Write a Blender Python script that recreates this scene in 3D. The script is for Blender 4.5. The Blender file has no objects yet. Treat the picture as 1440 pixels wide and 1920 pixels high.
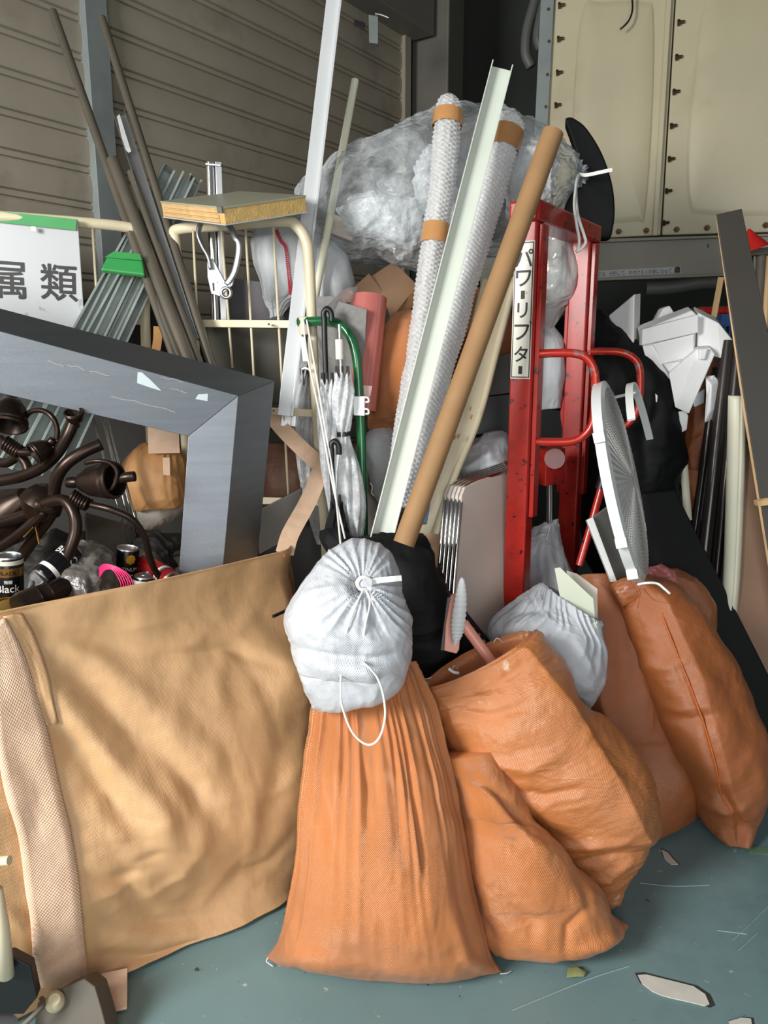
import bpy, bmesh, math, random
import numpy as np
from mathutils import Vector, Matrix
random.seed(7)
scene = bpy.context.scene
C = scene.collection
V = Vector
# ---------------------------------------------------------------- camera
FPX, CX, CY, CAMZ = 1443.0, 720.0, 960.0, 1.5
PITCH = math.radians(11.6)
cs, sn = math.cos(PITCH), math.sin(PITCH)
cam_data = bpy.data.cameras.new('camera')
cam = bpy.data.objects.new('camera', cam_data); C.objects.link(cam)
cam.location = (0, 0, CAMZ)
cam.rotation_euler = (math.pi/2 - PITCH, 0, 0)
cam_data.sensor_fit = 'VERTICAL'; cam_data.sensor_height = 36.0
cam_data.lens = 36.0*FPX/1920.0
cam_data.clip_start = 0.05
scene.camera = cam
# ---------------------------------------------------------------- light
EXPOSURE = 0.0
vs = scene.view_settings
scene.display_settings.display_device = 'sRGB'
vs.view_transform = 'Standard'; vs.look = 'None'; vs.gamma = 1.0; vs.exposure = EXPOSURE; vs.use_curve_mapping = False
world = bpy.data.worlds.new('sky'); scene.world = world; world.use_nodes = True
wn = world.node_tree.nodes; wl = world.node_tree.links
bg = wn['Background']; bg.inputs['Strength'].default_value = 0.19
tc = wn.new('ShaderNodeTexCoord'); sp = wn.new('ShaderNodeSeparateXYZ'); rp = wn.new('ShaderNodeValToRGB'); mz = wn.new('ShaderNodeMapRange')
mz.inputs['From Min'].default_value = -1.0; mz.inputs['From Max'].default_value = 1.0
wl.new(tc.outputs['Generated'], sp.inputs[0]); wl.new(sp.outputs['Z'], mz.inputs['Value']); wl.new(mz.outputs[0], rp.inputs[0]); wl.new(rp.outputs[0], bg.inputs['Color'])
er = rp.color_ramp.elements                     # sunlit yard below the horizon, hazy bright horizon, paler sky above
er[0].position = 0.0; er[0].color = (0.30, 0.29, 0.27, 1); er[1].position = 1.0; er[1].color = (0.55, 0.66, 0.78, 1)
for p_, c_ in ((0.44, (0.45, 0.43, 0.40, 1)), (0.49, (1.0, 1.0, 0.97, 1)), (0.56, (1.0, 1.0, 1.0, 1)), (0.72, (0.74, 0.82, 0.90, 1))):
    e_ = er.new(p_); e_.color = c_
def area(name, loc, target, sx, sy, power, col):
    d = bpy.data.lights.new(name, 'AREA'); d.shape = 'RECTANGLE'; d.size = sx; d.size_y = sy; d.energy = power; d.color = col
    o = bpy.data.objects.new(name, d); C.objects.link(o); o.location = loc
    o.rotation_euler = (V(target)-V(loc)).to_track_quat('-Z', 'Y').to_euler(); return o
area('doorway_daylight', (-2.7, -0.7, 2.3), (0.0, 2.2, 0.6), 1.2, 1.2, 225, (1.0, 0.985, 0.95))
area('doorway_skylight', (0.3, -2.4, 1.55), (0.1, 2.2, 0.7), 2.6, 2.0, 84, (1.0, 1.0, 0.99))
# ---------------------------------------------------------------- pixel -> place
def ray(x, y):
    u = (x-CX)/FPX; v = (CY-y)/FPX
    return V((u, cs+v*sn, -sn+v*cs))
def P(x, y, Y):
    d = ray(x, y); return V((0, 0, CAMZ)) + d*(Y/d.y)
def F(x, y):
    d = ray(x, y); return V((0, 0, CAMZ)) + d*(-CAMZ/d.z)
def mpp(x, y, Y): return Y/ray(x, y).y/FPX
def proj(A):
    A = np.asarray(A, float); d = A - np.array([0, 0, CAMZ])
    z = d[..., 1]*cs - d[..., 2]*sn; up = d[..., 1]*sn + d[..., 2]*cs
    return CX + FPX*d[..., 0]/z, CY - FPX*up/z
# ---------------------------------------------------------------- noise
def _h(ix, iy, iz, s):
    n = (ix.astype(np.int64)*374761393 + iy.astype(np.int64)*668265263 + iz.astype(np.int64)*2147483647 + s*1274126177) & 0xffffffff
    n = ((n ^ (n >> 13))*1274126177) & 0xffffffff
    n = ((n ^ (n >> 16))*2246822519) & 0xffffffff
    return ((n ^ (n >> 15)) & 0xffff)/32767.5 - 1.0
def vn(p, s=0):
    p = np.asarray(p, float); i = np.floor(p); f = p-i; f = f*f*f*(f*(f*6-15)+10); i = i.astype(np.int64)
    r = 0
    for dx in (0, 1):
        for dy in (0, 1):
            for dz in (0, 1):
                wgt = (f[..., 0] if dx else 1-f[..., 0])*(f[..., 1] if dy else 1-f[..., 1])*(f[..., 2] if dz else 1-f[..., 2])
                r = r + wgt*_h(i[..., 0]+dx, i[..., 1]+dy, i[..., 2]+dz, s)
    return r
def fbm(p, o=3, s=0, g=.5):
    r = 0; a = 1
    for k in range(o): r = r + a*vn(p*(2.03**k), s+k*17); a *= g
    return r
def crumple(p, o=3, s=0, g=.55):
    r = 0; a = 1
    for k in range(o): r = r + a*(1-2*np.abs(vn(p*(2.1**k)+k*3.3, s+k*31))); a *= g
    return r
# ---------------------------------------------------------------- scene objects
WL = {}
def put(name, verts, faces, mat, parent=None, smooth=True, uv=None, base=None, auto=None):
    vs_ = np.array([tuple(v) for v in verts], float)
    if base is None: base = V((vs_[:, 0].mean(), vs_[:, 1].mean(), vs_[:, 2].min()))
    me = bpy.data.meshes.new(name)
    me.from_pydata((vs_-np.array(base)).tolist(), [], [list(map(int, f)) for f in faces])
    me.materials.append(mat)
    if uv is not None:
        ul = me.uv_layers.new(name='UVMap'); ul.data.foreach_set('uv', np.asarray(uv, float).ravel())
    if smooth: me.polygons.foreach_set('use_smooth', [True]*len(me.polygons))
    me.update()
    if smooth and auto is not None: me.set_sharp_from_angle(angle=math.radians(auto))
    o = bpy.data.objects.new(name, me); C.objects.link(o)
    pl = WL[parent.name] if parent is not None else V((0, 0, 0))
    if parent is not None: o.parent = parent
    o.location = V(base)-pl; WL[o.name] = V(base)
    return o
def thing(name, label, cat, loc, group=None):
    o = bpy.data.objects.new(name, None); C.objects.link(o); o.location = loc; WL[o.name] = V(loc)
    o.empty_display_size = .1
    return tag(o, label, cat, group)
def tag(o, label=None, cat=None, group=None, kind=None):
    if label: o['label'] = label
    if cat: o['category'] = cat
    if group: o['group'] = group
    if kind: o['kind'] = kind
    return o
class MB:                                     # gathers shapes that make ONE mesh
    def __init__(s): s.v = []; s.f = []
    def add(s, v, f):
        n = len(s.v); s.v += [V(a) for a in v]; s.f += [[n+i for i in q] for q in f]; return s
    def build(s, name, mat, parent=None, smooth=True, auto=40, base=None):
        return put(name, s.v, s.f, mat, parent, smooth, None, base, auto)
    def tube(s, pts, r, n=12, caps=True, flat=1.0, close=False):
        pts = [V(p) for p in pts]; m = len(pts)
        rr = r if isinstance(r, (list, tuple)) else [r]*m
        prev = None; rings = []
        for i, p in enumerate(pts):
            a = pts[i-1] if (i > 0 or close) else p; b = pts[(i+1) % m] if (i < m-1 or close) else p
            t = (b-a).normalized()
            if prev is None:
                ref = V((0, 1, 0)) if abs(t.y) < .9 else V((1, 0, 0))
                e1 = (ref - t*ref.dot(t)).normalized()
            else: e1 = (prev - t*prev.dot(t)).normalized()
            prev = e1; e2 = t.cross(e1)
            rings.append([p + e1*math.cos(2*math.pi*k/n)*rr[i]*flat + e2*math.sin(2*math.pi*k/n)*rr[i] for k in range(n)])
        v = [q for g in rings for q in g]; f = []
        for i in range(m if close else m-1):
            for k in range(n):
                j = (i+1) % m; f.append([i*n+k, i*n+(k+1) % n, j*n+(k+1) % n, j*n+k])
        if caps and not close:
            f.append(list(range(n))[::-1]); f.append([(m-1)*n+k for k in range(n)])
        return s.add(v, f)
    def prism(s, poly, vec):                   # polygon (3D, planar-ish) extruded along vec
        poly = [V(p) for p in poly]; n = len(poly); vec = V(vec)
        v = poly+[p+vec for p in poly]
        f = [list(range(n)), [n+i for i in range(n)][::-1]]+[[i, n+i, n+(i+1) % n, (i+1) % n] for i in range(n)]
        return s.add(v, f)
    def box(s, c, sx, sy, sz, R=None):
        c = V(c); v = []
        for x in (-1, 1):
            for y in (-1, 1):
                for z in (-1, 1):
                    q = V((x*sx/2, y*sy/2, z*sz/2)); v.append(c+(R @ q if R else q))
        return s.add(v, [[0, 1, 3, 2], [4, 6, 7, 5], [0, 4, 5, 1], [2, 3, 7, 6], [0, 2, 6, 4], [1, 5, 7, 3]])
    def bar(s, a, b, profile, wdir=None, close=True):   # profile [(w, d)] swept from a to b; w to the right in view, d away
        a = V(a); b = V(b); t = (b-a).normalized()
        view = ((a+b)/2 - V((0, 0, CAMZ))).normalized()
        w = V(wdir).normalized() if wdir is not None else t.cross(view).normalized()
        if wdir is None and w.x < 0: w = -w
        w = (w-t*w.dot(t)).normalized(); d = w.cross(t).normalized()
        if d.dot(view) < 0: d = -d
        n = len(profile); v = [a+w*x+d*y for x, y in profile]+[b+w*x+d*y for x, y in profile]
        f = [[i, (i+1) % n, n+(i+1) % n, n+i] for i in range(n if close else n-1)]
        if close: f += [list(range(n))[::-1], [n+i for i in range(n)]]
        return s.add(v, f)
    def lathe(s, a, b, prof, n=24, flat=1.0):   # prof [(t 0..1 along a-b, radius)]
        a = V(a); b = V(b); t = (b-a).normalized()
        ref = V((0, 1, 0)) if abs(t.y) < .9 else V((1, 0, 0)); e1 = (ref-t*ref.dot(t)).normalized(); e2 = t.cross(e1)
        v = []; f = []
        for q, r in prof:
            c = a+(b-a)*q
            v += [c+e1*math.cos(2*math.pi*k/n)*r*flat+e2*math.sin(2*math.pi*k/n)*r for k in range(n)]
        m = len(prof)
        for i in range(m-1):
            for k in range(n): f.append([i*n+k, i*n+(k+1) % n, (i+1)*n+(k+1) % n, (i+1)*n+k])
        f.append(list(range(n))[::-1]); f.append([(m-1)*n+k for k in range(n)])
        return s.add(v, f)
def bend(o, w=.003, seg=2):                    # softens the edges of a hard mesh
    m = o.modifiers.new('bevel', 'BEVEL'); m.width = w; m.segments = seg; m.limit_method = 'ANGLE'; m.angle_limit = math.radians(35); return o
def smoothpath(pts, n=8, close=False):
    P_ = [V(p) for p in pts]; m = len(P_); out = []
    for i in range(m if close else m-1):
        p0 = P_[i-1] if (i > 0 or close) else P_[0]*2-P_[1]; p1 = P_[i]; p2 = P_[(i+1) % m]
        p3 = P_[(i+2) % m] if (i+2 < m or close) else P_[-1]*2-P_[-2]
        for k in range(n):
            t = k/n
            out.append(.5*((2*p1)+(p2-p0)*t+(2*p0-5*p1+4*p2-p3)*t*t+(3*p1-p0-3*p2+p3)*t**3))
    if not close: out.append(P_[-1])
    return out
def PP(pts, Y=None): return [P(*p) if len(p) == 3 else P(p[0], p[1], Y) for p in pts]
def slab(name, px, th, mat, parent=None, Y=None, smooth=False, away=None, bev=.002, build=True):
    q = PP(px, Y); n = (q[1]-q[0]).cross(q[2]-q[1])
    if len(q) > 4: n = sum(((q[i]-q[0]).cross(q[i+1]-q[0]) for i in range(1, len(q)-1)), V((0, 0, 0)))
    n.normalize()
    if n.dot(q[0]-V((0, 0, CAMZ))) < 0: n = -n
    o_ = V((0, 0, CAMZ)); m_ = sum(q, V((0, 0, 0)))/len(q)
    if abs(n.dot((m_-o_).normalized())) > .2: q = [o_+(p-o_)*((m_-o_).dot(n)/(p-o_).dot(n)) for p in q]   # keep the outline flat
    b = MB().prism(q, (V(away) if away is not None else n)*th)
    if not build: return b
    o = b.build(name, mat, parent, smooth, None)
    if bev: bend(o, bev)
    return o
# ---------------------------------------------------------------- cloth bodies
def cat(rows, n):                              # Catmull-Rom through rows of numbers
    R = np.array(rows, float); m = len(R)
    R = np.vstack([2*R[0]-R[1], R, 2*R[-1]-R[-2]])
    t = np.linspace(0, m-1-1e-6, n); i = np.floor(t).astype(int); f = (t-i)[:, None]
    p0, p1, p2, p3 = R[i], R[i+1], R[i+2], R[i+3]
    return .5*(2*p1+(p2-p0)*f+(2*p0-5*p1+4*p2-p3)*f**2+(3*p1-p0-3*p2+p3)*f**3)
def gridnormals(G):
    du = np.roll(G, -1, 1)-np.roll(G, 1, 1); dv = np.gradient(G, axis=0)
    N = np.cross(du, dv); N /= (np.linalg.norm(N, axis=2, keepdims=True)+1e-9)
    c = G.mean(axis=1, keepdims=True)
    if ((G-c)*N).sum() < 0: N = -N
    return N
def folds(G, N, creases, mask=True):
    px, py = proj(G); D = np.zeros(px.shape)
    front = np.clip(((np.array([0, 0, CAMZ])-G)*N).sum(2)*6, 0, 1) if mask else 1
    for c in creases:
        pts = c[0]; w, amp = c[1], c[2]; kind = c[3] if len(c) > 3 else 'g'
        best = np.full(px.shape, 1e9); tt = np.zeros(px.shape); L = len(pts)-1
        for k in range(L):
            x0, y0 = pts[k]; x1, y1 = pts[k+1]; ex, ey = x1-x0, y1-y0; l2 = ex*ex+ey*ey+1e-9
            t = np.clip(((px-x0)*ex+(py-y0)*ey)/l2, 0, 1); d = np.hypot(px-x0-t*ex, py-y0-t*ey)
            s = d < best; best = np.where(s, d, best); tt = np.where(s, (k+t)/L, tt)
        if kind == 'b': fall = np.exp(-(best/w)**2)
        else:
            tap = np.sqrt(np.clip(np.sin(math.pi*np.clip(tt, .02, .98)), 0, 1))
            fall = tap*(np.exp(-(best/w)**2) if kind == 'g' else np.exp(-best/w))
        D += amp*fall*front
    return D
def build_grid(name, G, mat, parent=None, uv=None, caps=(True, True), closed=True):
    nv, nu = G.shape[:2]
    verts = G.reshape(-1, 3)
    i, k = np.meshgrid(np.arange(nv-1), np.arange(nu if closed else nu-1), indexing='ij'); k2 = (k+1) % nu
    q = np.stack([i*nu+k, i*nu+k2, (i+1)*nu+k2, (i+1)*nu+k], -1).reshape(-1, 4)
    faces = q.tolist()
    if uv is None:
        du = np.linalg.norm(np.diff(G, axis=1), axis=2).mean(); dv = np.linalg.norm(np.diff(G, axis=0), axis=2).mean()
    else: du, dv = uv
    uu = np.stack([k*du, (k+1)*du, (k+1)*du, k*du], -1).reshape(-1); vv = np.stack([i*dv, i*dv, (i+1)*dv, (i+1)*dv], -1).reshape(-1)
    UV = np.stack([uu, vv], -1).tolist()
    ex = []
    if closed:
        for e, on in ((0, caps[0]), (nv-1, caps[1])):
            if on:
                c = len(verts)+len(ex); ex.append(G[e].mean(0))
                for a in range(nu):
                    b = (a+1) % nu
                    faces.append([e*nu+b, e*nu+a, c] if e == 0 else [e*nu+a, e*nu+b, c]); UV += [[0, 0]]*3
    verts = np.vstack([verts]+([np.array(ex)] if ex else []))
    return put(name, verts, faces, mat, parent, True, UV)
GRID = {}
def sack(name, rows, mat, parent=None, nu=150, nv=130, creases=(), low=.008, lowf=6, fine=.003, ff=(18, 9), e=2.3,
         pleat=None, radial=None, seed=1, open_top=False, floor=True, extra=None):
    """rows (xl, yl, xr, yr, Y or (Yl, Yr), half thickness): picture outline at its own distance, with a thick rounded section."""
    R = []
    for r in rows:
        Yl, Yr = r[4] if isinstance(r[4], tuple) else (r[4], r[4])
        L = P(r[0], r[1], Yl); Q = P(r[2], r[3], Yr); R.append([*L, *Q, r[5]])
    R = cat(R, nv); L = R[:, :3]; Q = R[:, 3:6]; th = np.maximum(R[:, 6], .004)
    A = (Q-L)/2; Cc = (L+Q)/2; T = np.gradient(Cc, axis=0)
    for _ in range(8): T[1:-1] = (T[:-2]+T[1:-1]*2+T[2:])/4
    An = A/(np.linalg.norm(A, axis=1, keepdims=True)+1e-9)
    T = T-An*(T*An).sum(1, keepdims=True)
    D = np.cross(An, T); D /= (np.linalg.norm(D, axis=1, keepdims=True)+1e-9)
    vw = Cc-np.array([0, 0, CAMZ]); s = np.sign((D*vw).sum(1, keepdims=True)); D = D*s
    th0 = np.linspace(0, 2*math.pi, nu, endpoint=False)
    ca = np.sign(np.cos(th0))*np.abs(np.cos(th0))**(2/e); sa = np.sign(np.sin(th0))*np.abs(np.sin(th0))**(2/e)
    G = Cc[:, None]+A[:, None]*ca[None, :, None]+D[:, None]*(th[:, None]*sa[None])[..., None]
    N = gridnormals(G)
    q = np.random.RandomState(seed).rand(3)*40
    dsp = low*fbm(G*lowf+q, 3, seed)
    if fine:
        t = np.linspace(0, 1, nv)[:, None]*np.ones((1, nu)); spn = np.linalg.norm(np.diff(Cc, axis=0), axis=1).sum()
        X = (A[:, None]*ca[None, :, None]); xs = (X*An[:, None]).sum(2)
        pt = np.stack([xs*ff[0]+.6*vn(G*9+q, 5), t*spn*ff[1]+.6*vn(G*7+q, 9), sa[None]*1.0*np.ones((nv, 1))+q[0]], -1)
        dsp = dsp+fine*crumple(pt, 3, seed+3)
    if pleat:                                   # (number, amplitude, reach 0..1 from the first row, from end?)
        n, amp, reach = pleat[:3]; t = np.linspace(0, 1, nv)[:, None]
        if len(pleat) > 3 and pleat[3]: t = 1-t
        ang = th0[None]+.25*fbm(np.stack([np.cos(th0)*2, np.sin(th0)*2, th0*0+seed], -1), 2, seed)[None]
        wv = 1-2*np.abs(np.sin(n*ang/2+1.3*vn(np.stack([np.cos(th0)*3, np.sin(th0)*3, th0*0], -1), 3)[None]))
        loc = .6+.5*vn(np.stack([np.cos(th0)*5, np.sin(th0)*5, th0*0+3.], -1), seed+8)[None]
        dsp = dsp+amp*wv*loc*np.exp(-(t/(reach*(.7+.6*loc)))**2)
    if radial:                                  # (px, py, number, amplitude, reach px, dimple)
        px, py = proj(G); fr = np.clip(((np.array([0, 0, CAMZ])-G)*N).sum(2)*6, 0, 1)
        for (rx, ry, n, amp, rc, dim) in radial:
            a = np.arctan2(py-ry, px-rx); r = np.hypot(px-rx, py-ry)
            an = np.stack([np.cos(a)*2, np.sin(a)*2, 0*a+seed], -1)
            wv = 1-2*np.abs(np.sin(n*a/2+2.2*vn(an, 3)))
            dsp = dsp+fr*(amp*wv*(.6+.6*vn(an*2, 9))*np.exp(-(r/rc)**1.5)*np.clip(r/14, 0, 1)-dim*np.exp(-(r/22)**2))
    if len(creases): dsp = dsp+folds(G, N, creases)
    if open_top: dsp[:3] *= .5
    G = G+N*dsp[..., None]
    if extra is not None: G = extra(G)
    if open_top:                                # rim turns inward, the mouth is a hollow
        c = G[0].mean(0); T0 = T[0]/np.linalg.norm(T[0]); inn = []
        for sc, dp in ((.97, .0), (.93, .03), (.9, .07)): inn.append(c+(G[0]-c)*sc+T0*dp)
        G = np.concatenate([np.array(inn[::-1]), G], 0)
    if floor:
        z = G[..., 2]; G[..., 2] = np.where(z < .03, .004+.026*np.exp((np.minimum(z, .03)-.03)/.03), z)
    GRID[name+str(seed)] = G
    o = build_grid(name, G, mat, parent); GRID[o.name] = G
    return o
def on(G, x, y, off=.004):                      # the visible point of a cloth body near a picture point
    px, py = proj(G); N = gridnormals(G); f = ((np.array([0, 0, CAMZ])-G)*N).sum(2)
    d = np.hypot(px-x, py-y)+np.where(f > 0, 0, 1e4); k = np.unravel_index(d.argmin(), d.shape)
    g = V(G[k]); r = ray(x, y); p = V((0, 0, CAMZ))+r*(((g-V((0, 0, CAMZ))).dot(r))/r.dot(r))
    return p+V(N[k])*off
def cord(name, pts, r, mat, parent=None, n=6, sm=8):
    return MB().tube(smoothpath(pts, sm), r, n).build(name, mat, parent, auto=None)
def ribbon(name, pts, w, mat, parent=None, th=.003, sm=6, wdir=None):
    """flat band through 3D points; wdir = direction of its width"""
    q = smoothpath(pts, sm); v = []; f = []
    for i, p in enumerate(q):
        t = (q[min(i+1, len(q)-1)]-q[max(i-1, 0)]).normalized()
        view = (p-V((0, 0, CAMZ))).normalized()
        wd = V(wdir[i*len(wdir)//len(q)] if isinstance(wdir, list) else wdir) if wdir is not None else t.cross(view)
        wd = (wd-t*wd.dot(t)).normalized(); d = wd.cross(t)
        if d.dot(view) < 0: d = -d
        v += [p-wd*w/2, p+wd*w/2, p+wd*w/2+d*th, p-wd*w/2+d*th]
    for i in range(len(q)-1):
        for k in range(4): f.append([i*4+k, i*4+(k+1) % 4, i*4+4+(k+1) % 4, i*4+4+k])
    f += [[3, 2, 1, 0], [len(v)-4+k for k in range(4)]]
    return put(name, v, f, mat, parent, True, None, None, 50)
def text(name, body, h, origin, xd, yd, mat, parent, bold=0.0, depth=.0006, center=False, sx=1.0, fit=None):
    cu = bpy.data.curves.new('t', 'FONT'); cu.body = body; cu.size = 1.0; cu.extrude = 0.0
    t = bpy.data.objects.new('t', cu); C.objects.link(t)
    bpy.context.view_layer.update()
    me = bpy.data.meshes.new_from_object(t.evaluated_get(bpy.context.evaluated_depsgraph_get()))
    bpy.data.objects.remove(t)
    vs_ = np.array([v.co[:] for v in me.vertices]) if len(me.vertices) else np.zeros((0, 3))
    fs = [list(p.vertices) for p in me.polygons]
    if not len(vs_): return None
    lo, hi = vs_.min(0), vs_.max(0); s = h/(hi[1]-lo[1])
    if fit: sx = fit/((hi[0]-lo[0])*s)
    xd = V(xd).normalized(); yd = V(yd).normalized(); nz = xd.cross(yd)
    X = (vs_[:, 0]-(lo[0]+hi[0])/2 if center else vs_[:, 0]-lo[0])*s*sx; Yy = (vs_[:, 1]-(lo[1]+hi[1])/2 if center else vs_[:, 1]-lo[1])*s
    vv = [V(origin)+xd*a+yd*b+nz*depth for a, b in zip(X, Yy)]
    if bold:                                    # heavier strokes: the same outline shifted a little each way
        n0 = len(vv); f0 = fs; B = bold*h; fs = list(f0); v0 = list(vv)
        for k, (a, b) in enumerate(((1, 0), (-1, 0), (0, 1), (0, -1), (.7, .7), (-.7, .7), (.7, -.7), (-.7, -.7))):
            o_ = len(vv); vv += [p+xd*a*B+yd*b*B-nz*1e-5*(k+1) for p in v0]; fs += [[i+o_ for i in f] for f in f0]
    return put(name, vv, fs, mat, parent, False)
# ---------------------------------------------------------------- materials
def lin(c): return tuple(((x/255)/12.92 if x/255 <= .04045 else ((x/255+.055)/1.055)**2.4) for x in c)+(1,)
def M(name, rgb, rough=.5, metal=0., var=.12, vs=6., bump=0., bs=60., spec=.5, weave=0., wp=.0035, coat=0., stain=None, aniso=None, sheen=0., det=6., uvn=None, trans=0., bd=.004, cr=.12):
    m = bpy.data.materials.new(name); m.use_nodes = True; nt = m.node_tree; n = nt.nodes; l = nt.links; b = n['Principled BSDF']
    b.inputs['Roughness'].default_value = rough; b.inputs['Metallic'].default_value = metal
    b.inputs['Specular IOR Level'].default_value = spec; b.inputs['Coat Weight'].default_value = coat; b.inputs['Coat Roughness'].default_value = cr
    b.inputs['Transmission Weight'].default_value = trans
    if sheen: b.inputs['Sheen Weight'].default_value = sheen
    t = n.new('ShaderNodeTexCoord'); no = n.new('ShaderNodeTexNoise'); no.inputs['Scale'].default_value = vs; no.inputs['Detail'].default_value = det
    mp = n.new('ShaderNodeMapping'); l.new(t.outputs['Object'], mp.inputs[0]); l.new(mp.outputs[0], no.inputs['Vector'])
    if aniso: mp.inputs['Scale'].default_value = aniso
    c = lin(rgb); rp = n.new('ShaderNodeValToRGB'); l.new(no.outputs['Fac'], rp.inputs[0])
    rp.color_ramp.elements[0].position = .3; rp.color_ramp.elements[1].position = .7
    rp.color_ramp.elements[0].color = (*[x*(1-var) for x in c[:3]], 1); rp.color_ramp.elements[1].color = (*[min(1, x*(1+var)) for x in c[:3]], 1)
    out = rp.outputs[0]
    if stain:                                   # (rgb, scale, threshold, softness) worn or dirty patches
        for (sc, ssc, th, so) in stain:
            s = n.new('ShaderNodeTexNoise'); s.inputs['Scale'].default_value = ssc; s.inputs['Detail'].default_value = 8; s.inputs['Roughness'].default_value = .65
            l.new(t.outputs['Object'], s.inputs['Vector'])
            r2 = n.new('ShaderNodeValToRGB'); r2.color_ramp.elements[0].position = th; r2.color_ramp.elements[1].position = th+so
            l.new(s.outputs['Fac'], r2.inputs[0]); mx = n.new('ShaderNodeMix'); mx.data_type = 'RGBA'
            l.new(r2.outputs[0], mx.inputs['Factor']); l.new(out, mx.inputs['A']); mx.inputs['B'].default_value = lin(sc); out = mx.outputs['Result']
    l.new(out, b.inputs['Base Color'])
    hgt = None
    if bump:
        s = n.new('ShaderNodeTexNoise'); s.inputs['Scale'].default_value = bs; s.inputs['Detail'].default_value = 6; l.new(mp.outputs[0], s.inputs['Vector'])
        bp = n.new('ShaderNodeBump'); bp.inputs['Strength'].default_value = min(1, bump); bp.inputs['Distance'].default_value = bd
        l.new(s.outputs['Fac'], bp.inputs['Height']); l.new(bp.outputs[0], b.inputs['Normal']); hgt = bp
    if weave:
        sx = n.new('ShaderNodeSeparateXYZ'); l.new(t.outputs['UV'], sx.inputs[0]); ms = []
        for ax in ('X', 'Y'):
            a = n.new('ShaderNodeMath'); a.operation = 'MULTIPLY'; a.inputs[1].default_value = 2*math.pi/wp; l.new(sx.outputs[ax], a.inputs[0])
            q = n.new('ShaderNodeMath'); q.operation = 'SINE'; l.new(a.outputs[0], q.inputs[0]); ms.append(q)
        pr = n.new('ShaderNodeMath'); pr.operation = 'MULTIPLY'; l.new(ms[0].outputs[0], pr.inputs[0]); l.new(ms[1].outputs[0], pr.inputs[1])
        b2 = n.new('ShaderNodeBump'); b2.inputs['Strength'].default_value = weave; b2.inputs['Distance'].default_value = .0012
        l.new(pr.outputs[0], b2.inputs['Height'])
        if hgt: l.new(hgt.outputs[0], b2.inputs['Normal'])
        l.new(b2.outputs[0], b.inputs['Normal']); l.new(b2.outputs[0], b.inputs['Coat Normal'])
    return m
def film(name, rgb=(225, 230, 235), lo=.2, hi=.6, rough=.12, vs=14., bump=.5, bs=30.):
    """thin clear plastic: partly see-through, glossy and creased"""
    m = bpy.data.materials.new(name); m.use_nodes = True; nt = m.node_tree; n = nt.nodes; l = nt.links; b = n['Principled BSDF']
    b.inputs['Base Color'].default_value = lin(rgb); b.inputs['Roughness'].default_value = rough; b.inputs['Specular IOR Level'].default_value = .9
    t = n.new('ShaderNodeTexCoord'); no = n.new('ShaderNodeTexNoise'); no.inputs['Scale'].default_value = vs; no.inputs['Detail'].default_value = 6; l.new(t.outputs['Object'], no.inputs['Vector'])
    mr = n.new('ShaderNodeMapRange'); mr.inputs['From Min'].default_value = .35; mr.inputs['From Max'].default_value = .65
    mr.inputs['To Min'].default_value = lo; mr.inputs['To Max'].default_value = hi; l.new(no.outputs['Fac'], mr.inputs['Value'])
    lw = n.new('ShaderNodeLayerWeight'); lw.inputs['Blend'].default_value = .35
    ad = n.new('ShaderNodeMath'); ad.operation = 'ADD'; ad.use_clamp = True; l.new(mr.outputs[0], ad.inputs[0])
    ml = n.new('ShaderNodeMath'); ml.operation = 'MULTIPLY'; ml.inputs[1].default_value = .5; l.new(lw.outputs['Facing'], ml.inputs[0]); l.new(ml.outputs[0], ad.inputs[1])
    s = n.new('ShaderNodeTexNoise'); s.inputs['Scale'].default_value = bs; s.inputs['Detail'].default_value = 5; l.new(t.outputs['Object'], s.inputs['Vector'])
    bp = n.new('ShaderNodeBump'); bp.inputs['Strength'].default_value = bump; bp.inputs['Distance'].default_value = .02; l.new(s.outputs['Fac'], bp.inputs['Height']); l.new(bp.outputs[0], b.inputs['Normal'])
    tr = n.new('ShaderNodeBsdfTransparent'); tr.inputs[0].default_value = (.93, .95, .96, 1); mx = n.new('ShaderNodeMixShader')
    l.new(ad.outputs[0], mx.inputs[0]); l.new(tr.outputs[0], mx.inputs[1]); l.new(b.outputs[0], mx.inputs[2]); l.new(mx.outputs[0], n['Material Output'].inputs[0])
    return m
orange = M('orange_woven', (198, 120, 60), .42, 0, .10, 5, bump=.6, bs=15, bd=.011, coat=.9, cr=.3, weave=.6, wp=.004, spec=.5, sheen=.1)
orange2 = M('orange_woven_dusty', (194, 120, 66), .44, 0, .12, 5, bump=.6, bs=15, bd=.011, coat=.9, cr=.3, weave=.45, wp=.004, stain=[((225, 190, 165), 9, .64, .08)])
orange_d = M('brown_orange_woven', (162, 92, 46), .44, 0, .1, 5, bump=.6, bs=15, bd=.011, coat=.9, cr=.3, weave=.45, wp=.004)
tan = M('tan_woven', (208, 165, 118), .4, 0, .07, 3, bump=.55, bs=11, bd=.012, aniso=(1, 1, .6), coat=.5, cr=.36, weave=.3, wp=.004, stain=[((196, 150, 104), 5, .58, .12)])
webbing = M('tan_webbing', (232, 196, 166), .55, 0, .08, 30, weave=.55, wp=.007, bump=.3, bs=60)
tan_d = M('tan_cloth_inside', (190, 140, 88), .6, 0, .1, 6, bump=.3, bs=30)
white_bag = M('white_woven', (196, 200, 206), .4, 0, .05, 6, bump=.7, bs=18, bd=.011, coat=.3, cr=.35, weave=.4, wp=.004)
white_dull = M('white_cloth', (196, 200, 204), .55, 0, .07, 6, bump=.3, bs=40)
lining = M('grey_lining', (176, 168, 158), .6, 0, .08, 8, bump=.3, bs=30)
string = M('white_string', (236, 236, 232), .6, 0, .05, 40)
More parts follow.
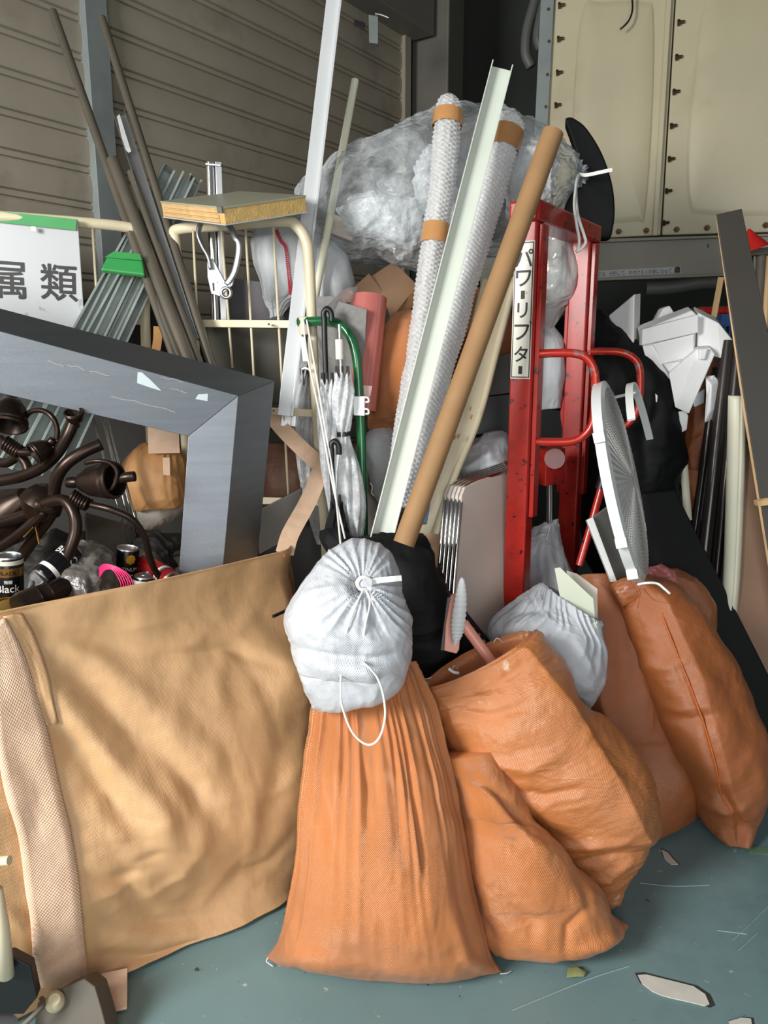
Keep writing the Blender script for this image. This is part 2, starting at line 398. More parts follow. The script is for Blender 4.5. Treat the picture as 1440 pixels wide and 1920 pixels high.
black_cloth = M('black_cloth', (14, 15, 17), .7, 0, .2, 8, bump=.3, bs=60, spec=.25)
black_rub = M('black_rubber', (17, 18, 19), .62, 0, .2, 5, bump=.15, bs=25, spec=.22)
black_pl = M('black_plastic', (18, 19, 22), .4, 0, .1, 9)
steel = M('brushed_steel', (124, 129, 135), .5, 1., .06, 4, bump=.15, bs=140, aniso=(1, 1, 14))
chrome = M('chrome', (215, 215, 215), .12, 1., .05, 9)
alum = M('aluminium', (180, 182, 184), .38, 1., .06, 6)
galv = M('galvanised_steel', (186, 196, 192), .4, .45, .14, 16)
pipe_dark = M('dark_bronze_pipe', (122, 115, 104), .3, .6, .12, 5)
bronze = M('dark_bronze', (54, 42, 36), .34, .75, .25, 9)
shutter_m = M('shutter_paint', (162, 154, 138), .5, .1, .07, 3, stain=[((136, 128, 112), 2.2, .55, .2)], bump=.05, bs=20)
cream = M('cream_paint', (214, 202, 172), .4, 0, .08, 8, stain=[((150, 120, 90), 30, .68, .05)])
foam_edge = M('yellow_foam_edge', (206, 172, 108), .8, 0, .16, 40, bump=.6, bs=150)
wood = M('pale_wood', (206, 170, 122), .6, 0, .15, 30, aniso=(1, 1, .15))
board_grey = M('green_grey_board', (158, 158, 138), .35, 0, .05, 6)
paper = M('white_sign', (182, 185, 187), .45, 0, .04, 4, stain=[((150, 150, 148), 9, .66, .05)])
ink = M('black_ink', (16, 16, 18), .5, 0, .1, 10)
tape_g = M('green_tape', (48, 142, 72), .4, 0, .1, 12)
tape_b = M('tan_tape', (190, 138, 88), .3, 0, .06, 20, bump=.2, bs=40)
white_pv = M('white_plastic', (226, 229, 228), .3, 0, .03, 5)
white_al = M('white_aluminium', (212, 215, 217), .32, .15, .05, 8, aniso=(1, 1, .2))
pale_gr = M('pale_green_white_profile', (212, 218, 208), .35, 0, .04, 5)
card = M('cardboard', (158, 121, 81), .7, 0, .08, 12, bump=.1, bs=80)
card2 = M('brown_card', (150, 118, 92), .7, 0, .1, 10)
bubble_m = film('bubble_wrap', (232, 234, 236), .38, .55, .12, 90, .3, 120)
clear = film('clear_bag', (222, 228, 232), .06, .36, .07, 7, 1., 22)
clear2 = film('clear_bag_hazy', (205, 206, 204), .35, .7, .2, 9, .4, 14)
umb_cl = film('umbrella_film', (235, 238, 240), .35, .75, .15, 20, .5, 50)
pinkfilm = M('pink_film_roll', (194, 112, 104), .22, .15, .06, 4, coat=.4)
felt = M('grey_felt', (128, 126, 124), .9, 0, .12, 60, bump=.4, bs=150)
green_p = M('green_enamel', (18, 92, 50), .2, 0, .08, 9, coat=.3)
red_p = M('red_paint', (172, 34, 24), .32, 0, .1, 6, coat=.25, stain=[((120, 22, 18), 5, .5, .2), ((46, 22, 18), 34, .60, .03)])
red_worn = M('worn_handle', (176, 40, 28), .3, .2, .1, 6, coat=.2, stain=[((120, 116, 112), 12, .56, .06)])
red_pl = M('red_plastic', (190, 34, 30), .35, 0, .08, 6)
label_m = M('label_white', (226, 224, 210), .4, 0, .05, 8, stain=[((130, 120, 100), 34, .63, .06)])
frp = M('cream_tank_panel', (196, 188, 158), .38, 0, .05, 2, stain=[((172, 160, 128), 1.4, .52, .25)])
beam_m = M('beam_paint', (146, 144, 132), .5, 0, .08, 4, stain=[((60, 56, 50), 16, .70, .03)])
bolt_m = M('rusty_bolt', (86, 66, 44), .45, .7, .25, 40)
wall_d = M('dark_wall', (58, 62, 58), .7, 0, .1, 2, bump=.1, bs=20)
wall_p = M('pillar_paint', (112, 110, 102), .6, 0, .06, 3, stain=[((92, 78, 62), 3, .64, .08)])
conc = M('concrete_ceiling', (120, 118, 112), .8, 0, .1, 2)
floor_m = M('floor_paint', (112, 140, 142), .42, 0, .08, 2.2, bump=.08, bs=14,
            stain=[((100, 126, 128), 3.0, .54, .2), ((176, 180, 176), 22, .675, .015), ((172, 176, 172), 40, .665, .015), ((56, 64, 64), 26, .68, .02)])
flake = M('bare_patch', (206, 204, 194), .7, 0, .08, 20)
flake_e = M('patch_edge_shade', (52, 54, 52), .7, 0, .1, 20)
leaf_m = M('dry_green_leaf', (134, 140, 92), .6, 0, .15, 40)
tabletop = M('beige_laminate', (206, 194, 184), .45, 0, .05, 5)
foam = M('white_styrofoam', (240, 241, 241), .7, 0, .03, 8, bump=.3, bs=90)
dkboard = M('dark_brown_board', (56, 52, 46), .5, 0, .06, 5)
mdf = M('brown_hardboard', (150, 118, 96), .65, 0, .06, 6)
creamroll = M('cream_sheet_roll', (224, 222, 200), .5, 0, .03, 6)
dkroll = M('dark_film_roll', (52, 46, 44), .28, 0, .15, 5, coat=.3)
blue_pl = M('blue_crate_plastic', (44, 82, 140), .4, 0, .08, 9)
pink_pl = M('pink_plastic', (236, 160, 140), .35, 0, .03, 8)
pink_w = M('magenta_wire', (206, 40, 104), .4, 0, .05, 20)
hose_g = M('grey_hose', (96, 104, 108), .45, 0, .06, 9)
gold = M('gold_can', (190, 152, 82), .25, .9, .1, 20)
can_b = M('black_can_print', (20, 20, 24), .25, .3, .1, 10)
can_r = M('red_can_print', (150, 24, 28), .3, .3, .15, 12)
can_y = M('yellow_print', (206, 160, 40), .35, .2, .1, 30)
paper_gr = M('pale_green_card', (214, 220, 200), .55, 0, .03, 6)
paper_w = M('offwhite_card', (216, 210, 196), .6, 0, .05, 8)
hose_w = M('pale_conduit', (96, 98, 94), .5, 0, .06, 8)
galv_b = M('blue_grey_steel', (138, 146, 146), .45, .2, .12, 7)
grate = M('fan_mesh', (176, 174, 170), .4, .2, .08, 30)
grey_case = M('grey_case', (84, 82, 78), .5, 0, .1, 8)
dust = M('dusty_dark_plastic', (92, 86, 76), .6, 0, .12, 12, stain=[((120, 112, 100), 10, .6, .1)])
ivory = M('ivory_plastic', (214, 200, 164), .4, 0, .06, 12)
blue_wrap = M('blue_wrap', (90, 140, 190), .25, 0, .2, 40)
seam_m = M('orange_seam', (190, 96, 40), .6, 0, .1, 30)
red_st = M('red_stitch', (186, 40, 60), .6, 0, .05, 30)
# ================================================================ the setting
def struct(o, label=None): o['kind'] = 'structure'; return o
WD = V((.568, .823, 0)); WN = V((.823, -.568, 0))         # shutter wall: along, and towards the room
W0 = V((-1.563, 3.2, 0))
def Wp(t, z, off=0.): return W0+WD*t+WN*off+V((0, 0, z))
def wt(px):                                                # distance along the shutter wall under a picture column
    k = (px-CX)/FPX/(cs+300/FPX*sn); return (k*W0.y-W0.x)/(WD.x-k*WD.y)
struct(MB().box((0.6, 2.0, -.05), 9.6, 12.0, .1).build('floor', floor_m, smooth=False))
struct(MB().box((0.6, 4.4, 4.35), 9.6, 7.2, .1).build('ceiling', conc, smooth=False))
# roller shutter: interlocking slats in one curtain each side of the centre post
def curtain(name, t0, t1, z0, z1):
    p = .15; prof = []
    z = z0
    while z < z1:
        prof += [(z, 0), (z+.004, .008), (z+.03, .013), (z+.06, .015), (z+.09, .013), (z+.112, .008), (z+.116, -.006), (z+.121, -.006), (z+.124, .007), (z+.133, .009), (z+.142, .007), (z+.145, -.006), (z+.149, -.006)]
        z += p
    v = []; f = []
    for t in (t0, t1):
        v += [Wp(t, a, b) for a, b in prof]+[Wp(t, prof[-1][0], -.03), Wp(t, z0, -.03)]
    n = len(prof)+2
    for i in range(n): f.append([i, (i+1) % n, n+(i+1) % n, n+i])
    return struct(put(name, v, f, shutter_m, None, True, None, None, 28))
tc0, tc1 = wt(190), wt(232); te = wt(750)
curtain('door_1', -2.2, tc0+.01, .05, 3.9)
curtain('door_2', tc1-.01, te, .05, 3.6)
o = MB().bar(Wp((tc0+tc1)/2, 0, .02), Wp((tc0+tc1)/2, 3.9, .02), [(-.055, -.03), (.055, -.03), (.055, .03), (.048, .03), (.048, -.022), (-.048, -.022), (-.048, .03), (-.055, .03)], wdir=WD).build('trim_1', galv_b, smooth=False)
struct(bend(o, .002))
struct(MB().bar(Wp(te+.03, 0, .02), Wp(te+.03, 3.56, .02), [(-.04, -.02), (.03, -.02), (.03, .05), (-.04, .05)], wdir=WD).build('trim_2', shutter_m, smooth=False))
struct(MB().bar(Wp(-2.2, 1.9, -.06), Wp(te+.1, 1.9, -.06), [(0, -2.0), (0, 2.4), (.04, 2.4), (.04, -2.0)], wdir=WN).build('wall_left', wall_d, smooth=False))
# pillar beyond the shutter and the dark wall behind everything
tp = te+.07
def gnd(x, Y): p = P(x, 660, Y); return V((p.x, p.y, 0))
struct(bend(MB().prism([gnd(769, 5.78), gnd(832, 5.60), gnd(859, 5.85), gnd(792, 6.2)], V((0, 0, 4.3))).build('trim_3', wall_p, smooth=False), .012))
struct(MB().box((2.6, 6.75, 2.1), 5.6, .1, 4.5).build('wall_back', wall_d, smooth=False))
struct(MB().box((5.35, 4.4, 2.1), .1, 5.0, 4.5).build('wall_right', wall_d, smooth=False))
# shutter housing over the right curtain
tb0, tb1 = wt(560), wt(765)
sb = thing('shutter_housing', 'grey box housing above the right roller shutter, beside the pillar', 'shutter box', Wp((tb0+tb1)/2, 3.56))
bend(MB().bar(Wp(tb0-1.2, 3.56, .19), Wp(tb1, 3.56, .19), [(-.22, 0), (0, 0), (0, .7), (-.22, .7)], wdir=WN).build('housing', wall_p, sb, smooth=False), .008)
bend(MB().bar(Wp(tb1, 3.62, .05), Wp(tb1+.006, 3.62, .05), [(0, 0), (.12, 0), (.12, .3), (0, .3)], wdir=WN).build('end_plate', M('tan_plate', (150, 132, 96), .6), sb, smooth=False), .002)
lt = thing('shutter_latch', 'small blue grey bracket hanging below the shutter housing', 'bracket', P(700, 80, 4.6))
bend(slab('bracket_plate', [(691, 27), (709, 30), (709, 82), (692, 80)], .05, galv_b, lt, 4.7), .006)
cord('hook_wire', PP([(703, 26), (715, 28), (730, 34)], 4.68), .008, alum, lt)
slab('slot_plate', [(664, 36), (684, 42), (684, 55), (664, 48)], .01, black_pl, lt, 4.75)
# water tank panels on a steel beam
def T(x, y, off=0.): # tank plane through (1.05,4.55), right end nearer
    d = ray(x, y); n = V((-.30, -1, 0)).normalized(); o = V((0, 0, CAMZ)); p0 = V((1.06, 4.5, 0))+n*off
    return o+d*((p0-o).dot(n)/d.dot(n))
tk = thing('water_tank', 'cream panel water tank with bolted seams above the pile', 'water tank', T(1230, 445))
TN = V((-.30, -1, 0)).normalized(); TX = V((1, -.30, 0)).normalized()
def panel(px, inset):
    q = [T(x, y) for x, y in px]; b = MB().prism(q, -TN*.06)
    o = b.build('panel', frp, tk, smooth=False); bend(o, .006)
    h = smoothpath([T(x, y, .001) for x, y in inset], 6, True); c = sum(h, V((0, 0, 0)))/len(h)
    v = []; f = []; n = len(h)
    for s, d in ((1.0, 0.), (.97, .006), (.94, .010), (.6, .014), (.25, .016)): v += [c+(p-c)*s+TN*d for p in h]
    for i in range(4):
        for k in range(n): f.append([i*n+k, i*n+(k+1) % n, (i+1)*n+(k+1) % n, (i+1)*n+k])
    f.append([4*n+k for k in range(n)])
    put('raised_face', v, f, frp, o, True)
panel([(1044, -60), (1268.5, -60), (1238.5, 441), (1008, 452)], [(1092, 20), (1130, 4), (1210, 4), (1226, 30), (1224, 200), (1210, 400), (1190, 415), (1090, 420), (1070, 400), (1074, 200)])
panel([(1271, -60), (1560, -60), (1545, 432), (1241, 441)], [(1320, 10), (1360, -25), (1520, -25), (1540, 0), (1535, 380), (1510, 402), (1320, 402), (1292, 380), (1288, 280), (1300, 150)])
b = MB(); b.bar(T(1258, -60, .0), T(1228, 443, .0), [(-.012, -.03), (.012, -.03), (.012, 0), (-.012, 0)]); bend(b.build('seam_flange', frp, tk, smooth=False), .003)
bb = MB(); b2 = MB()
bolts = []
for (x, y) in [(1275, 42), (1271, 107), (1266, 172), (1261, 236), (1257, 298), (1252, 358), (1247, 418), (1051, 10), (1049, 73), (1047, 136), (1044, 197)]: bolts.append((x, y, V((1, -.2, .1))))
for (x, y) in [(1029, 20), (1030, 80), (1027, 142), (1024, 202), (1160, 434), (1212, 432), (1269, 430), (1326, 427), (1436, 422)]: bolts.append((x, y, TN))
for (x, y, dr) in bolts:
    dr = dr.normalized(); p = T(x, y, .012)
    m = MB(); m.lathe(p-dr*.012, p, [(0, .016), (1, .016)], 6); m.lathe(p, p+dr*.022, [(0, .008), (1, .008)], 8); m.build('bolt', bolt_m, tk)
tb = thing('tank_beam', 'grey steel beam below the cream tank with a printed notice strip', 'beam', T(1280, 480))
bend(MB().prism([T(900, 457, .03), T(1600, 434, .03), T(1600, 503, .03), T(900, 534, .03)], -TN*.2).build('web', beam_m, tb, smooth=False), .004)
for y0, y1 in ((452, 460), (524, 532)):
    bend(MB().prism([T(900, y0+3, .06), T(1600, y0-19, .06), T(1600, y1-24, .06), T(900, y1+3, .06)], -TN*.1).build('flange', beam_m, tb, smooth=False), .003)
slab_l = MB().prism([T(1112, 508, .033), T(1277, 500, .033), T(1277, 512, .033), T(1112, 521, .033)], -TN*.002).build('notice_strip', paper, tb, smooth=False)
xd = (T(1277, 506)-T(1112, 514)).normalized(); yd = xd.cross(TN)*-1
if yd.z < 0: yd = -yd
text('notice_text', 'ゴミは、分別して。片付ける人の身になって', .026, T(1114, 519, .0345), xd, yd, ink, slab_l, .0, 0., fit=(T(1258, 506)-T(1114, 514)).length)
m = MB(); c = T(1270, 506.5, .0345); m.prism([c+xd*a+yd*b_ for a, b_ in ((-.014, -.014), (.014, -.014), (.014, .014), (0, .018), (-.014, .014))], TN*.0005); m.build('notice_icon', ink, slab_l, smooth=False)
st = MB().bar(T(1030, -70, .0), T(1004, 460, .0), [(-.035, -.03), (.035, -.03), (.035, .05), (-.035, .05)]).build('steel_post', galv_b, smooth=False)
tag(bend(st, .003), 'blue grey steel post at the left edge of the tank', 'post')
tag(cord('conduit', PP([(1012, -30), (998, 20), (988, 60), (986, 100), (996, 126)], 4.9), .03, hose_w, n=12), 'pale thick hose bending down the dark wall, left of the steel post', 'hose')
tag(cord('conduit', PP([(1030, -30), (1014, 30), (1008, 70), (1014, 92)], 4.8), .028, hose_w, n=12), 'shorter pale hose between the thick hose and steel post', 'hose')
tag(cord('loose_wire', [T(1184, -20, .06), T(1186, 15, .07), T(1181, 35, .08), T(1172, 47, .09), T(1163, 55, .09)], .005, ink), 'thin black wire dangling in front of the tank panel', 'wire')
# worn floor marks
def patch(px, name, label, th=.002):
    q = [F(x, y) for x, y in px]; c = sum(q, V((0, 0, 0)))/len(q)
    o = MB().prism([p+V((0, 0, .0012)) for p in q], V((0, 0, th))).build(name, flake, smooth=False); tag(o, label, 'paint chip')
    e = MB().prism([c+(p-c)*1.12+V((.004, .003, .0002)) for p in q], V((0, 0, .001))).build('shade_edge', flake_e, o, smooth=False)  # dark outline stands in for the shadow along the chip edge
    e['label'] = 'shadowed edge of the chip, painted as a dark outline'
patch([(1196, 1830), (1212, 1829), (1240, 1836), (1268, 1843), (1300, 1851), (1322, 1866), (1330, 1884), (1322, 1888), (1290, 1880), (1262, 1874), (1240, 1868), (1222, 1860), (1204, 1846)], 'floor_chip', 'large pale sliver of peeled paint lying on the blue green floor')
patch([(1366, 1917), (1390, 1910), (1408, 1912), (1410, 1925), (1370, 1925)], 'floor_chip', 'small pale paint chip at the bottom right edge of the floor')
patch([(1240, 1594), (1252, 1600), (1262, 1612), (1272, 1622), (1258, 1622), (1246, 1612)], 'floor_chip', 'small grey chip on the floor beside the orange bags')
lf = [(1062, 1836), (1064, 1822), (1074, 1815), (1086, 1818), (1094, 1826), (1100, 1828), (1094, 1834), (1080, 1838)]
q = [F(x, y) for x, y in lf]; c = sum(q, V((0, 0, 0)))/len(q)
v = [c+V((0, 0, .02))]+[p+V((0, 0, .004+.006*(i % 2))) for i, p in enumerate(q)]
tag(put('fallen_leaf', v, [[0, i+1, (i+1) % len(q)+1] for i in range(len(q))], leaf_m), 'single curled green leaf lying on the floor', 'leaf')
q = [F(1400, 1586), F(1445, 1590), F(1445, 1604), F(1404, 1600)]
tag(MB().prism([p+V((0, 0, .001)) for p in q], V((0, 0, .001))).build('floor_tape', M('floor_tape_green', (110, 140, 112), .5), smooth=False), 'strip of green tape stuck on the floor at right', 'tape')
m = MB()
for px in ([(1200, 1656), (1262, 1662), (1330, 1660)], [(1375, 1762), (1405, 1735), (1440, 1700)], [(1385, 1782), (1420, 1750)], [(1180, 1812), (1100, 1838), (960, 1895)], [(1345, 1745), (1400, 1752)]):
    q = [F(x, y)+V((0, 0, .0006)) for x, y in px]; m.tube(smoothpath(q, 6), .0011, 4, flat=1.)
o = m.build('scratch_mark', M('scratch_pale', (150, 172, 172), .6), bpy.data.objects['floor']); 
# ================================================================ big tan bulk bag
OB = 'tied and open woven waste bags'
def loops_bag(name, loops, mat, nu=260, nv=170, creases=(), low=.012, fine=.003, seed=3, top_in=.5, parent=None):
    """closed plan loops at several heights, lofted; the top rim turns inward and down like an open bulk bag"""
    L = []
    for z, pts in loops:
        q = smoothpath([V((x, y, 0)) for x, y in pts], 40, True)
        a = np.array([p[:2] for p in q]); a = np.vstack([a, a[:1]]); s = np.r_[0, np.cumsum(np.linalg.norm(np.diff(a, axis=0), axis=1))]
        t = np.linspace(0, s[-1], nu, endpoint=False); xy = np.stack([np.interp(t, s, a[:, k]) for k in (0, 1)], 1)
        L.append(np.concatenate([xy, np.zeros((nu, 1))+z], 1).ravel())
    G = cat(np.array(L), nv).reshape(nv, nu, 3)
    N = gridnormals(G); q = np.random.RandomState(seed).rand(3)*30
    d = low*fbm(G*3.2+q, 3, seed)+fine*crumple(G*np.array([9, 9, 5.])+.4*fbm(G*4+q, 2, 8)[..., None]+q, 3, seed)
    if len(creases): d = d+folds(G, N, creases)
    d[0:2] *= .3
    G = G+N*d[..., None]
    return G
def finish_bag(name, G, mat, parent=None):
    c = G[0].mean(0); inn = []
    for sc, dz in ((.992, -.004), (.975, -.03), (.955, -.10), (.95, -.2)):
        inn.append(np.concatenate([c[:2]+(G[0][:, :2]-c[:2])*sc, (G[0][:, 2]+dz)[:, None]], 1))
    H = np.concatenate([np.array(inn[::-1]), G], 0); z = H[..., 2]
    H[..., 2] = np.where(z < .03, .004+.026*np.exp((np.minimum(z, .03)-.03)/.03), z)
    return build_grid(name, H, mat, parent)
def hz(z): return z
tl = [(-1.36, 1.17), (-.886, 1.665), (-.58, 1.935), (-.335, 2.19), (-.29, 2.26), (-.30, 2.36), (-.36, 2.62), (-.75, 2.62), (-1.2, 2.60), (-1.5, 2.3), (-1.52, 1.5)]
ml = [(-1.32, 1.10), (-.86, 1.58), (-.56, 1.83), (-.30, 2.03), (-.215, 2.14), (-.24, 2.32), (-.34, 2.62), (-.75, 2.64), (-1.2, 2.62), (-1.5, 2.3), (-1.52, 1.5)]
m2 = [(-1.27, 1.06), (-.84, 1.47), (-.55, 1.71), (-.30, 1.90), (-.205, 2.02), (-.23, 2.26), (-.34, 2.6), (-.75, 2.64), (-1.2, 2.62), (-1.5, 2.3), (-1.5, 1.5)]
bl = [(-1.22, 1.12), (-.82, 1.50), (-.56, 1.66), (-.36, 1.80), (-.26, 1.93), (-.27, 2.2), (-.36, 2.56), (-.75, 2.6), (-1.2, 2.58), (-1.45, 2.3), (-1.45, 1.5)]
Gt = loops_bag('bulk_bag', [(.925, tl), (.80, [(x*.99+y_*0, y_-.015) for x, y_ in tl]), (.55, ml), (.28, m2), (.10, m2), (.0, bl)], tan,
   creases=[
    ([(95, 1290), (200, 1420), (300, 1530), (345, 1640)], 26, .026),
    ([(110, 1240), (250, 1370), (360, 1480), (420, 1560)], 22, -.020),
    ([(120, 1200), (260, 1300), (380, 1420)], 24, .016),
    ([(90, 1330), (190, 1470), (250, 1560)], 20, -.016),
    ([(70, 1180), (200, 1210), (330, 1230)], 20, -.009),
    ([(320, 1125), (385, 1230), (430, 1360), (468, 1500), (470, 1560)], 5, .006, 'e'),
    ([(300, 1230), (430, 1215), (540, 1260)], 10, -.012), ([(430, 1150), (520, 1240), (585, 1300)], 30, .02),
    ([(130, 1555), (240, 1535), (300, 1540)], 5, -.005, 'e'), ([(140, 1600), (270, 1575), (320, 1585)], 5, -.005, 'e'),
    ([(150, 1640), (220, 1650), (300, 1620)], 12, -.01), ([(225, 1610), (255, 1690), (300, 1720)], 18, -.018),
    ([(360, 1720), (420, 1640), (470, 1590)], 8, .007, 'e'), ([(160, 1790), (280, 1800), (380, 1770)], 14, -.018),
    ([(170, 1745), (300, 1765), (450, 1740)], 22, .012), ([(560, 1330), (520, 1450), (500, 1600)], 24, -.012),
    ([(400, 1400), (380, 1560), (330, 1700)], 18, .008), ([(200, 1280), (330, 1480), (400, 1640)], 14, .009),
    ([(180, 1330), (260, 1440), (330, 1560)], 9, .008, 'e'), ([(230, 1290), (330, 1400), (420, 1500)], 8, .006, 'e'), ([(140, 1420), (200, 1520), (240, 1600)], 9, .008, 'e'),
    ([(250, 1620), (300, 1600), (360, 1610)], 9, -.010), ([(270, 1690), (340, 1640), (380, 1590)], 10, .010, 'e'), ([(170, 1690), (230, 1670), (260, 1640)], 9, .008, 'e'), ([(150, 1720), (260, 1735), (360, 1720)], 7, -.006),
    ([(440, 1200), (500, 1300), (530, 1420)], 10, -.007), ([(330, 1330), (400, 1420), (440, 1520)], 9, .006, 'e'), ([(120, 1170), (230, 1180), (350, 1160)], 10, .006, 'e'), ([(480, 1500), (530, 1480), (570, 1420)], 9, .006, 'e'), ([(440, 1640), (500, 1620), (545, 1560)], 10, -.010),
    ([(0, 1700), (40, 1740), (60, 1800)], 16, .02), ([(20, 1400), (60, 1480), (60, 1600)], 20, -.012)])
t_ = np.clip((Gt[..., 1]-2.32)/.28, 0, 1)*np.clip((Gt[..., 2]-.2)/.7, 0, 1); Gt[..., 2] -= .34*t_*t_*(3-2*t_)      # the back rim has slumped
bulk = finish_bag('bulk_bag', Gt, tan)
tag(bulk, 'huge tan woven bulk bag full of scrap metal and cans', 'bag')
# webbing strap down the left, hem flap, seam welt, tail and top loop
def strip(name, left, right, off, mat, parent, n=50, G=None, th=.004):
    G = Gt if G is None else G
    l = cat([(x, y) for x, y in left], n); r = cat([(x, y) for x, y in right], n); rows = []
    for a, b in zip(l, r): rows.append([on(G, *(a+(b-a)*s), off) for s in (0, .17, .33, .5, .67, .83, 1)])
    rows = [[(rows[max(i-1, 0)][k]+rows[i][k]*2+rows[min(i+1, n-1)][k])/4 for k in range(7)] for i in range(n)]
    R = np.array([[tuple(p) for p in q] for q in rows]); vw = R-np.array([0, 0, CAMZ]); vw /= np.linalg.norm(vw, axis=2, keepdims=True)
    back = R+vw*th
    ring = np.concatenate([R, back[:, ::-1]], 1)
    return build_grid(name, ring, mat, parent)
strip('webbing_strap', [(-22, 1180), (-20, 1250), (-12, 1380), (4, 1480), (28, 1560), (42, 1650), (52, 1740), (60, 1800), (66, 1848)],
      [(4, 1150), (42, 1230), (76, 1340), (100, 1440), (126, 1545), (140, 1620), (151, 1720), (158, 1790), (160, 1848)], .012, webbing, bulk)
strip('hem_flap', [(2, 1150), (40, 1226), (72, 1330), (84, 1362)], [(38, 1146), (70, 1210), (96, 1300), (110, 1356)], .008, tan, bulk, 26)
s = cord('bottom_seam', [on(Gt, x, y, .004) for x, y in [(160, 1846), (220, 1850), (300, 1846), (345, 1830), (385, 1805), (440, 1788), (490, 1752), (534, 1715)]], .006, orange_d, bulk)
cord('side_seam', [on(Gt, x, y, .003) for x, y in [(532, 1040), (540, 1080), (546, 1130), (545, 1180)]], .004, seam_m, bulk)
q = [F(178, 1852)+V((0, 0, .03)), F(240, 1843)+V((0, 0, .035)), F(238, 1897)+V((0, 0, .006)), F(200, 1904)+V((0, 0, .004))]
bend(MB().prism(q, V((0, .004, .004))).build('strap_tail', webbing, bulk, smooth=False), .001)
ribbon('lifting_loop', PP([(534, 1036, 2.26), (545, 1000, 2.34), (575, 945, 2.46), (596, 895, 2.55), (598, 872, 2.6), (570, 845, 2.66), (535, 810, 2.72), (505, 775, 2.78)]), .055, webbing, bulk, .004)
# ================================================================ orange bag in the centre
def ear_curve(k):
    def f(G):                                   # the bottom hem bows forward between its two corner ears
        nv, nu = G.shape[:2]; t = (np.linspace(0, 1, nv)**9)[:, None]; a = np.linspace(0, 2*math.pi, nu, endpoint=False)[None]
        G[..., 1] -= k*t*np.sin(a)**2; return G
    return f
o = sack('waste_bag', [(645, 1255, 772, 1245, 1.92, .05), (600, 1310, 795, 1292, 1.88, .09), (583, 1390, 826, 1385, 1.83, .115), (572, 1490, 853, 1488, 1.77, .15),
     (558, 1590, 874, 1585, 1.725, .178), (541, 1680, 895, 1682, 1.695, .19), (524, 1752, 917, 1768, 1.67, .145), (500, 1800, 941, 1836, (1.672, 1.628), .012)], orange, extra=ear_curve(.045),
     nu=300, nv=260, e=2.2, low=.006, fine=.0012, ff=(30, 5), pleat=(36, .016, .42), seed=11, creases=[
     ([(760, 1390), (780, 1530), (795, 1640)], 9, -.012), ([(735, 1380), (745, 1520), (752, 1620)], 8, -.010), ([(700, 1400), (705, 1520)], 7, -.009),
     ([(675, 1380), (690, 1480), (690, 1560)], 7, -.010), ([(650, 1380), (640, 1500)], 9, -.008), ([(770, 1500), (782, 1600), (790, 1650)], 6, .010),
     ([(505, 1802), (560, 1790), (620, 1800)], 16, .012), ([(930, 1825), (870, 1790), (850, 1720)], 12, .012), ([(935, 1830), (880, 1830)], 10, -.006),
     ([(600, 1480), (625, 1590), (640, 1640)], 14, -.008), ([(850, 1600), (868, 1700), (890, 1790)], 12, -.010), ([(545, 1780), (700, 1800), (860, 1800)], 20, -.006)])
bag_c = tag(o, 'tall orange woven bag in the centre with a white tied bag resting on it', 'bag', OB)
cord('hem_threads', [F(506, 1806)+V((0, 0, .02)), F(500, 1812)+V((0, 0, .015)), F(512, 1816)+V((0, 0, .006))], .0012, string, o)
cord('hem_threads', [F(938, 1834)+V((0, 0, .012)), F(950, 1830)+V((0, 0, .008)), F(958, 1824)+V((0, 0, .005))], .0012, string, o)
# ================================================================ white tied bag on top of it
o = sack('tied_bag', [(648, 1040, 720, 1042, 1.910, .05), (600, 1066, 745, 1072, 1.870, .11), (562, 1110, 760, 1112, 1.840, .15), (536, 1160, 776, 1165, 1.820, .16), (545, 1205, 772, 1215, 1.800, .15),
     (556, 1236, 764, 1240, 1.800, .125), (560, 1262, 764, 1252, 1.790, .13), (578, 1300, 758, 1274, 1.780, .11), (586, 1328, 730, 1290, 1.780, .06)], white_bag,
     nu=280, nv=220, low=.008, fine=.0035, ff=(14, 14), seed=21, floor=False, radial=[(682, 1093, 26, .010, 85, .035)], creases=[
     ([(545, 1215), (620, 1232), (700, 1240), (768, 1222)], 9, -.016), ([(560, 1175), (640, 1205), (740, 1200)], 10, .006), ([(600, 1250), (680, 1262), (750, 1250)], 14, .008),
     ([(586, 1325), (575, 1280), (560, 1250)], 9, .010), ([(684, 1100), (700, 1150), (725, 1190)], 9, -.009), ([(684, 1100), (655, 1150), (640, 1190)], 8, -.008), ([(560, 1130), (610, 1110), (660, 1095)], 9, .008)])
tag(o, 'white woven bag tied in a knot, resting on the tall orange bag', 'bag', OB)
GW = GRID[o.name]
kn = on(GW, 682, 1092, .004)
MB().tube(smoothpath([kn+V((math.cos(a)*.016, -.008, math.sin(a)*.016)) for a in np.linspace(0, 6.28, 10)[:-1]], 4, True), .005, 8, close=True).build('tie_knot', string, o, auto=None)
ribbon('tie_end', [kn+V((0, -.012, 0)), P(705, 1089, kn.y-.02), P(730, 1086, kn.y-.03), P(753, 1084, kn.y-.02)], .013, string, o, .002)
MB().lathe(kn, kn+V((.008, -.035, .012)), [(0, .014), (.3, .006), (.7, .009), (1, .012)], 14).build('gathered_neck', white_bag, o)
yk = kn.y
pts = [kn+V((0, -.012, -.01))]+[on(GW, x, y, .006) for x, y in [(668, 1130), (652, 1180), (641, 1240)]]+PP([(639, 1290), (642, 1325), (660, 1372), (688, 1396), (710, 1385), (722, 1345), (718, 1300), (706, 1268), (690, 1250)], 1.62)+[on(GW, 676, 1244, .008)]
cord('drawstring', pts, .0028, string, o)
cord('drawstring', [kn+V((.002, -.012, -.01))]+[on(GW, x, y, .006) for x, y in [(690, 1130), (683, 1180), (679, 1245)]], .0028, string, o)
